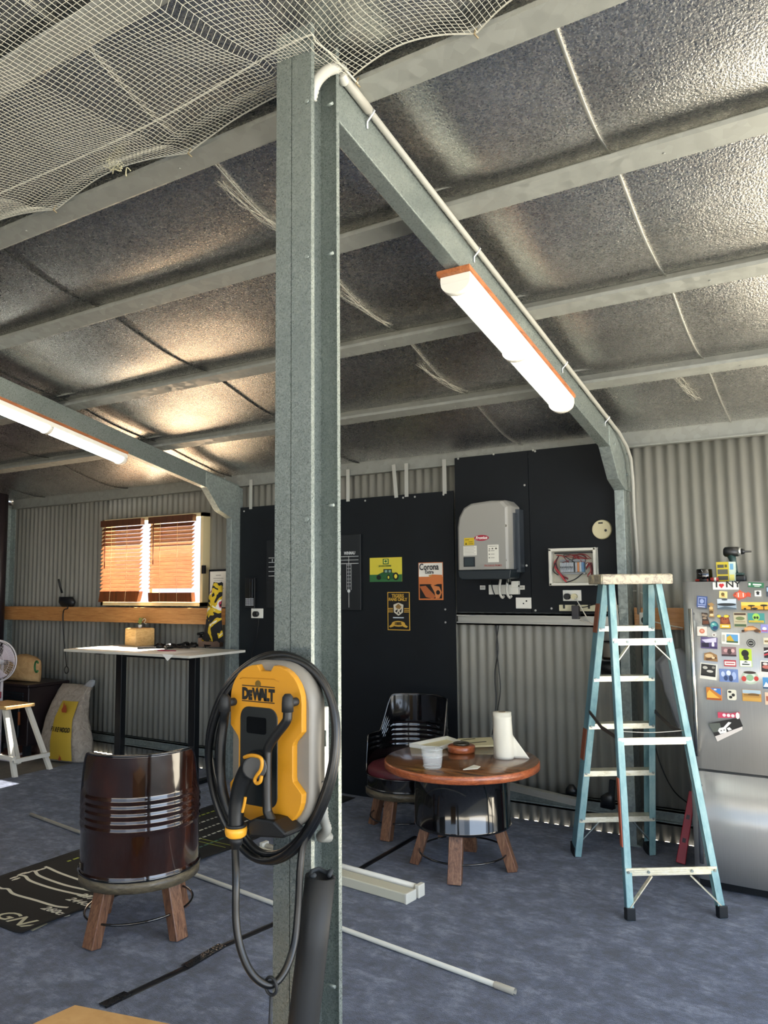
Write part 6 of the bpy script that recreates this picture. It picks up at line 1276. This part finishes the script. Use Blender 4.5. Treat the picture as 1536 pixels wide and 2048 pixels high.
# long rail and clamps lying on the low girt behind the ladder
mb = MB(); a_ = at_y(1018, 1572, 5.44); b_ = at_y(1150, 1603, 5.30); b_ = Vector((b_.x, b_.y, b_.z)); mb.bar(a_, b_+(b_-a_)*.1, .05, .045, (0, 1, 0))
for s_ in (-.02, .0, .02): mb.bar(a_+Vector((0, -.026, s_)), b_+(b_-a_)*.1+Vector((0, -.026, s_)), .004, .004, (0, 1, 0))
tag(mb.build('aluminium_rail', ALU), 'grooved aluminium rail resting on the low wall rail beside the ladder', 'rail')
p_ = at_y(1221, 1585, 5.3); t = thing('clamp', 'black clamp standing on the low rail behind the ladder', 'clamp', tuple(p_)); mb = MB(); mb.bar(at_y(1221, 1618, 5.3), at_y(1225, 1560, 5.3), .035, .03, (1,0,0)); mb.build('bar', BLACKM, t); mb = MB(); mb.loft([(p_.x-.02, 5.3, p_.z-.10, .05, .03, 0), (p_.x-.02, 5.3, p_.z-.03, .045, .03, 0), (p_.x, 5.3, p_.z, .02, .02, 0)], 12, 3); mb.build('jaw', BLACKM, t)
p_ = at_y(1143, 1578, 5.42); mb = MB(); mb.loft([(p_.x, 5.42, p_.z-.03, .045, .03, 0), (p_.x, 5.42, p_.z, .04, .03, 0), (p_.x, 5.42, p_.z+.03, .015, .015, 0)], 12, 2.4); tag(mb.build('rubber_block', BLACKM), 'small black rubber block left of the ladder on the rail', 'block')

# ------------------------------------------------------------------ white netting slung under the roof
t = thing('roof_netting', 'white mesh netting slung under the roof and gathered at the post top', 'net', (-1.47, 1.85, 3.42))
hooks = [.28, -.52, -.938, -1.37, -2.15, -2.98, -3.8, -4.6, -5.4]
def hook_s(x):
    for a_, b_ in zip(hooks[:-1], hooks[1:]):
        if b_ <= x <= a_: u = (x-b_)/(a_-b_); return math.sin(PI*u)
    return 0
NX, NY = 340, 108
def net(u, v_):
    x = .75-6.35*u; s = hook_s(x)
    y1 = 2.052-.045*s; y0 = -.05; y = y1+(y0-y1)*v_
    zr = 3.372+.03*s
    z = zr-.085*math.sin(PI*min(v_*1.6, 1))*(1 if x < -1.6 else .5)+.0*v_
    # folds that run to the top of the post
    dx, dy = x+1.47, y-1.86; r = math.hypot(dx, dy); an = math.atan2(dy, dx)
    z += .014*min(1, r/.8)*math.sin(an*7+r*.5)*math.exp(-(max(r-1.6, 0)/1.8)**2)*min(1, v_*9)
    z += .03*noise.noise(Vector((x*.7, y*1.8, 3)))*min(1, v_*6)
    z += .12*math.exp(-(r/.22)**2)*0
    if x < -1.47:
        f = math.exp(-((y-1.86+.045*(x+1.47)*-1*-1)/.05)**2); z -= .022*f*math.exp(-(r/2.2)**2)
    x += .003*noise.noise(Vector((x*6, y*6, 0)))+.012*noise.noise(Vector((x*1.5, y*2, 5))); y += .003*noise.noise(Vector((x*7, y*7, 9)))+.012*noise.noise(Vector((x*2, y*1.5, 7)))
    if r < .5:
        k = (1-r/.5)**2*.45; x = x+(-1.47-x)*k; y = y+(1.86-y)*k; z = z+(3.40-z)*k
    return Vector((x, y, min(z, roof(y)-.115 if v_ > .02 else 9)))
P_ = [[net(i/NX, j/NY) for i in range(NX+1)] for j in range(NY+1)]
vs = []; fs = []
def strand(line, r):
    b = len(vs); prev = None; n = 3
    for i, p_ in enumerate(line):
        q0 = line[max(i-1, 0)]; q1 = line[min(i+1, len(line)-1)]; d = (q1-q0).normalized(); u = d.cross(Vector((0, 0, 1))).normalized(); w_ = u.cross(d)
        for k in range(n): a_ = 2*PI*k/n+.5; vs.append(p_+u*(r*math.cos(a_))+w_*(r*math.sin(a_)))
    for i in range(len(line)-1):
        for k in range(n): fs.append((b+i*n+k, b+i*n+(k+1) % n, b+(i+1)*n+(k+1) % n, b+(i+1)*n+k))
for j in range(NY+1): strand(P_[j], .0008 if j else .003)
for i in range(NX+1): strand([P_[j][i] for j in range(NY+1)], .0008)
me = bpy.data.meshes.new('mesh_strands'); me.from_pydata([p_-t.location for p_ in vs], [], fs); me.materials.append(NET); o = bpy.data.objects.new('mesh_strands', me); C.objects.link(o); o.parent = t
mb = MB(); rnd = random.Random(11)
base = [at_y(px, py, 2.0) for px, py in ((256, 350), (225, 325), (190, 315), (150, 298), (120, 290), (70, 272), (20, 250))]
for k in range(36):
    f = rnd.random()*(len(base)-1.01); i_ = int(f); c_ = base[i_].lerp(base[i_+1], f-i_); P2 = [c_+Vector((.09*(rnd.random()-.5), .04*(rnd.random()-.5), .05*(rnd.random()-.5))) for _ in range(5)]; mb.tube(spline(P2, 5), .0022, 5)
mb.build('knotted_tangle', cm('#bfbb9c', .7), t)['kind'] = 'stuff'
mb = MB()
for x in hooks: mb.tube([(x, 2.062, 3.40), (x, 2.048, 3.385), (x, 2.04, 3.365), (x+.008, 2.052, 3.355)], .003, 6)
build_each(mb, 'hook', cm('#8a7c60', .5, .4), t)
mb = MB(); mb.tube(spline([Vector((-5.2, 1.72, 3.33)), Vector((-3.4, 1.79, 3.34)), Vector((-2.2, 1.83, 3.365)), Vector((-1.47, 1.815, 3.405)), Vector((-1.39, 1.86, 3.40)), Vector((-1.37, 2.05, 3.37))], 10), .0035, 6); mb.build('edge_rope', NET, t)
# cobwebs along the foil laps
for k, (x, y) in enumerate(((-2.2, 3.3), (-2.2, 4.2), (-.9, 4.75), (-2.2, 2.5))):
    mb = MB(); rnd = random.Random(k+20)
    for j in range(10):
        P2 = []; 
        for q in range(5): yy = y+(q-2)*.11+.03*rnd.random(); xx = x+.05*(rnd.random()-.5)+.02*(q-2); P2.append(Vector((xx, yy, foil_z(xx, yy)-.010-.012*rnd.random())))
        mb.tube(spline(P2, 4), .0007, 4)
    tag(mb.build('cobweb', cm('#b9b6a8', .9)), ['dusty cobweb under the foil in the middle bay, above the black sign board', 'dusty cobweb on the foil near the third purlin left of the lit batten', 'cobweb on the foil right of the conduit near the far wall', 'cobweb on the foil just right of the tall post'][k], 'cobweb')
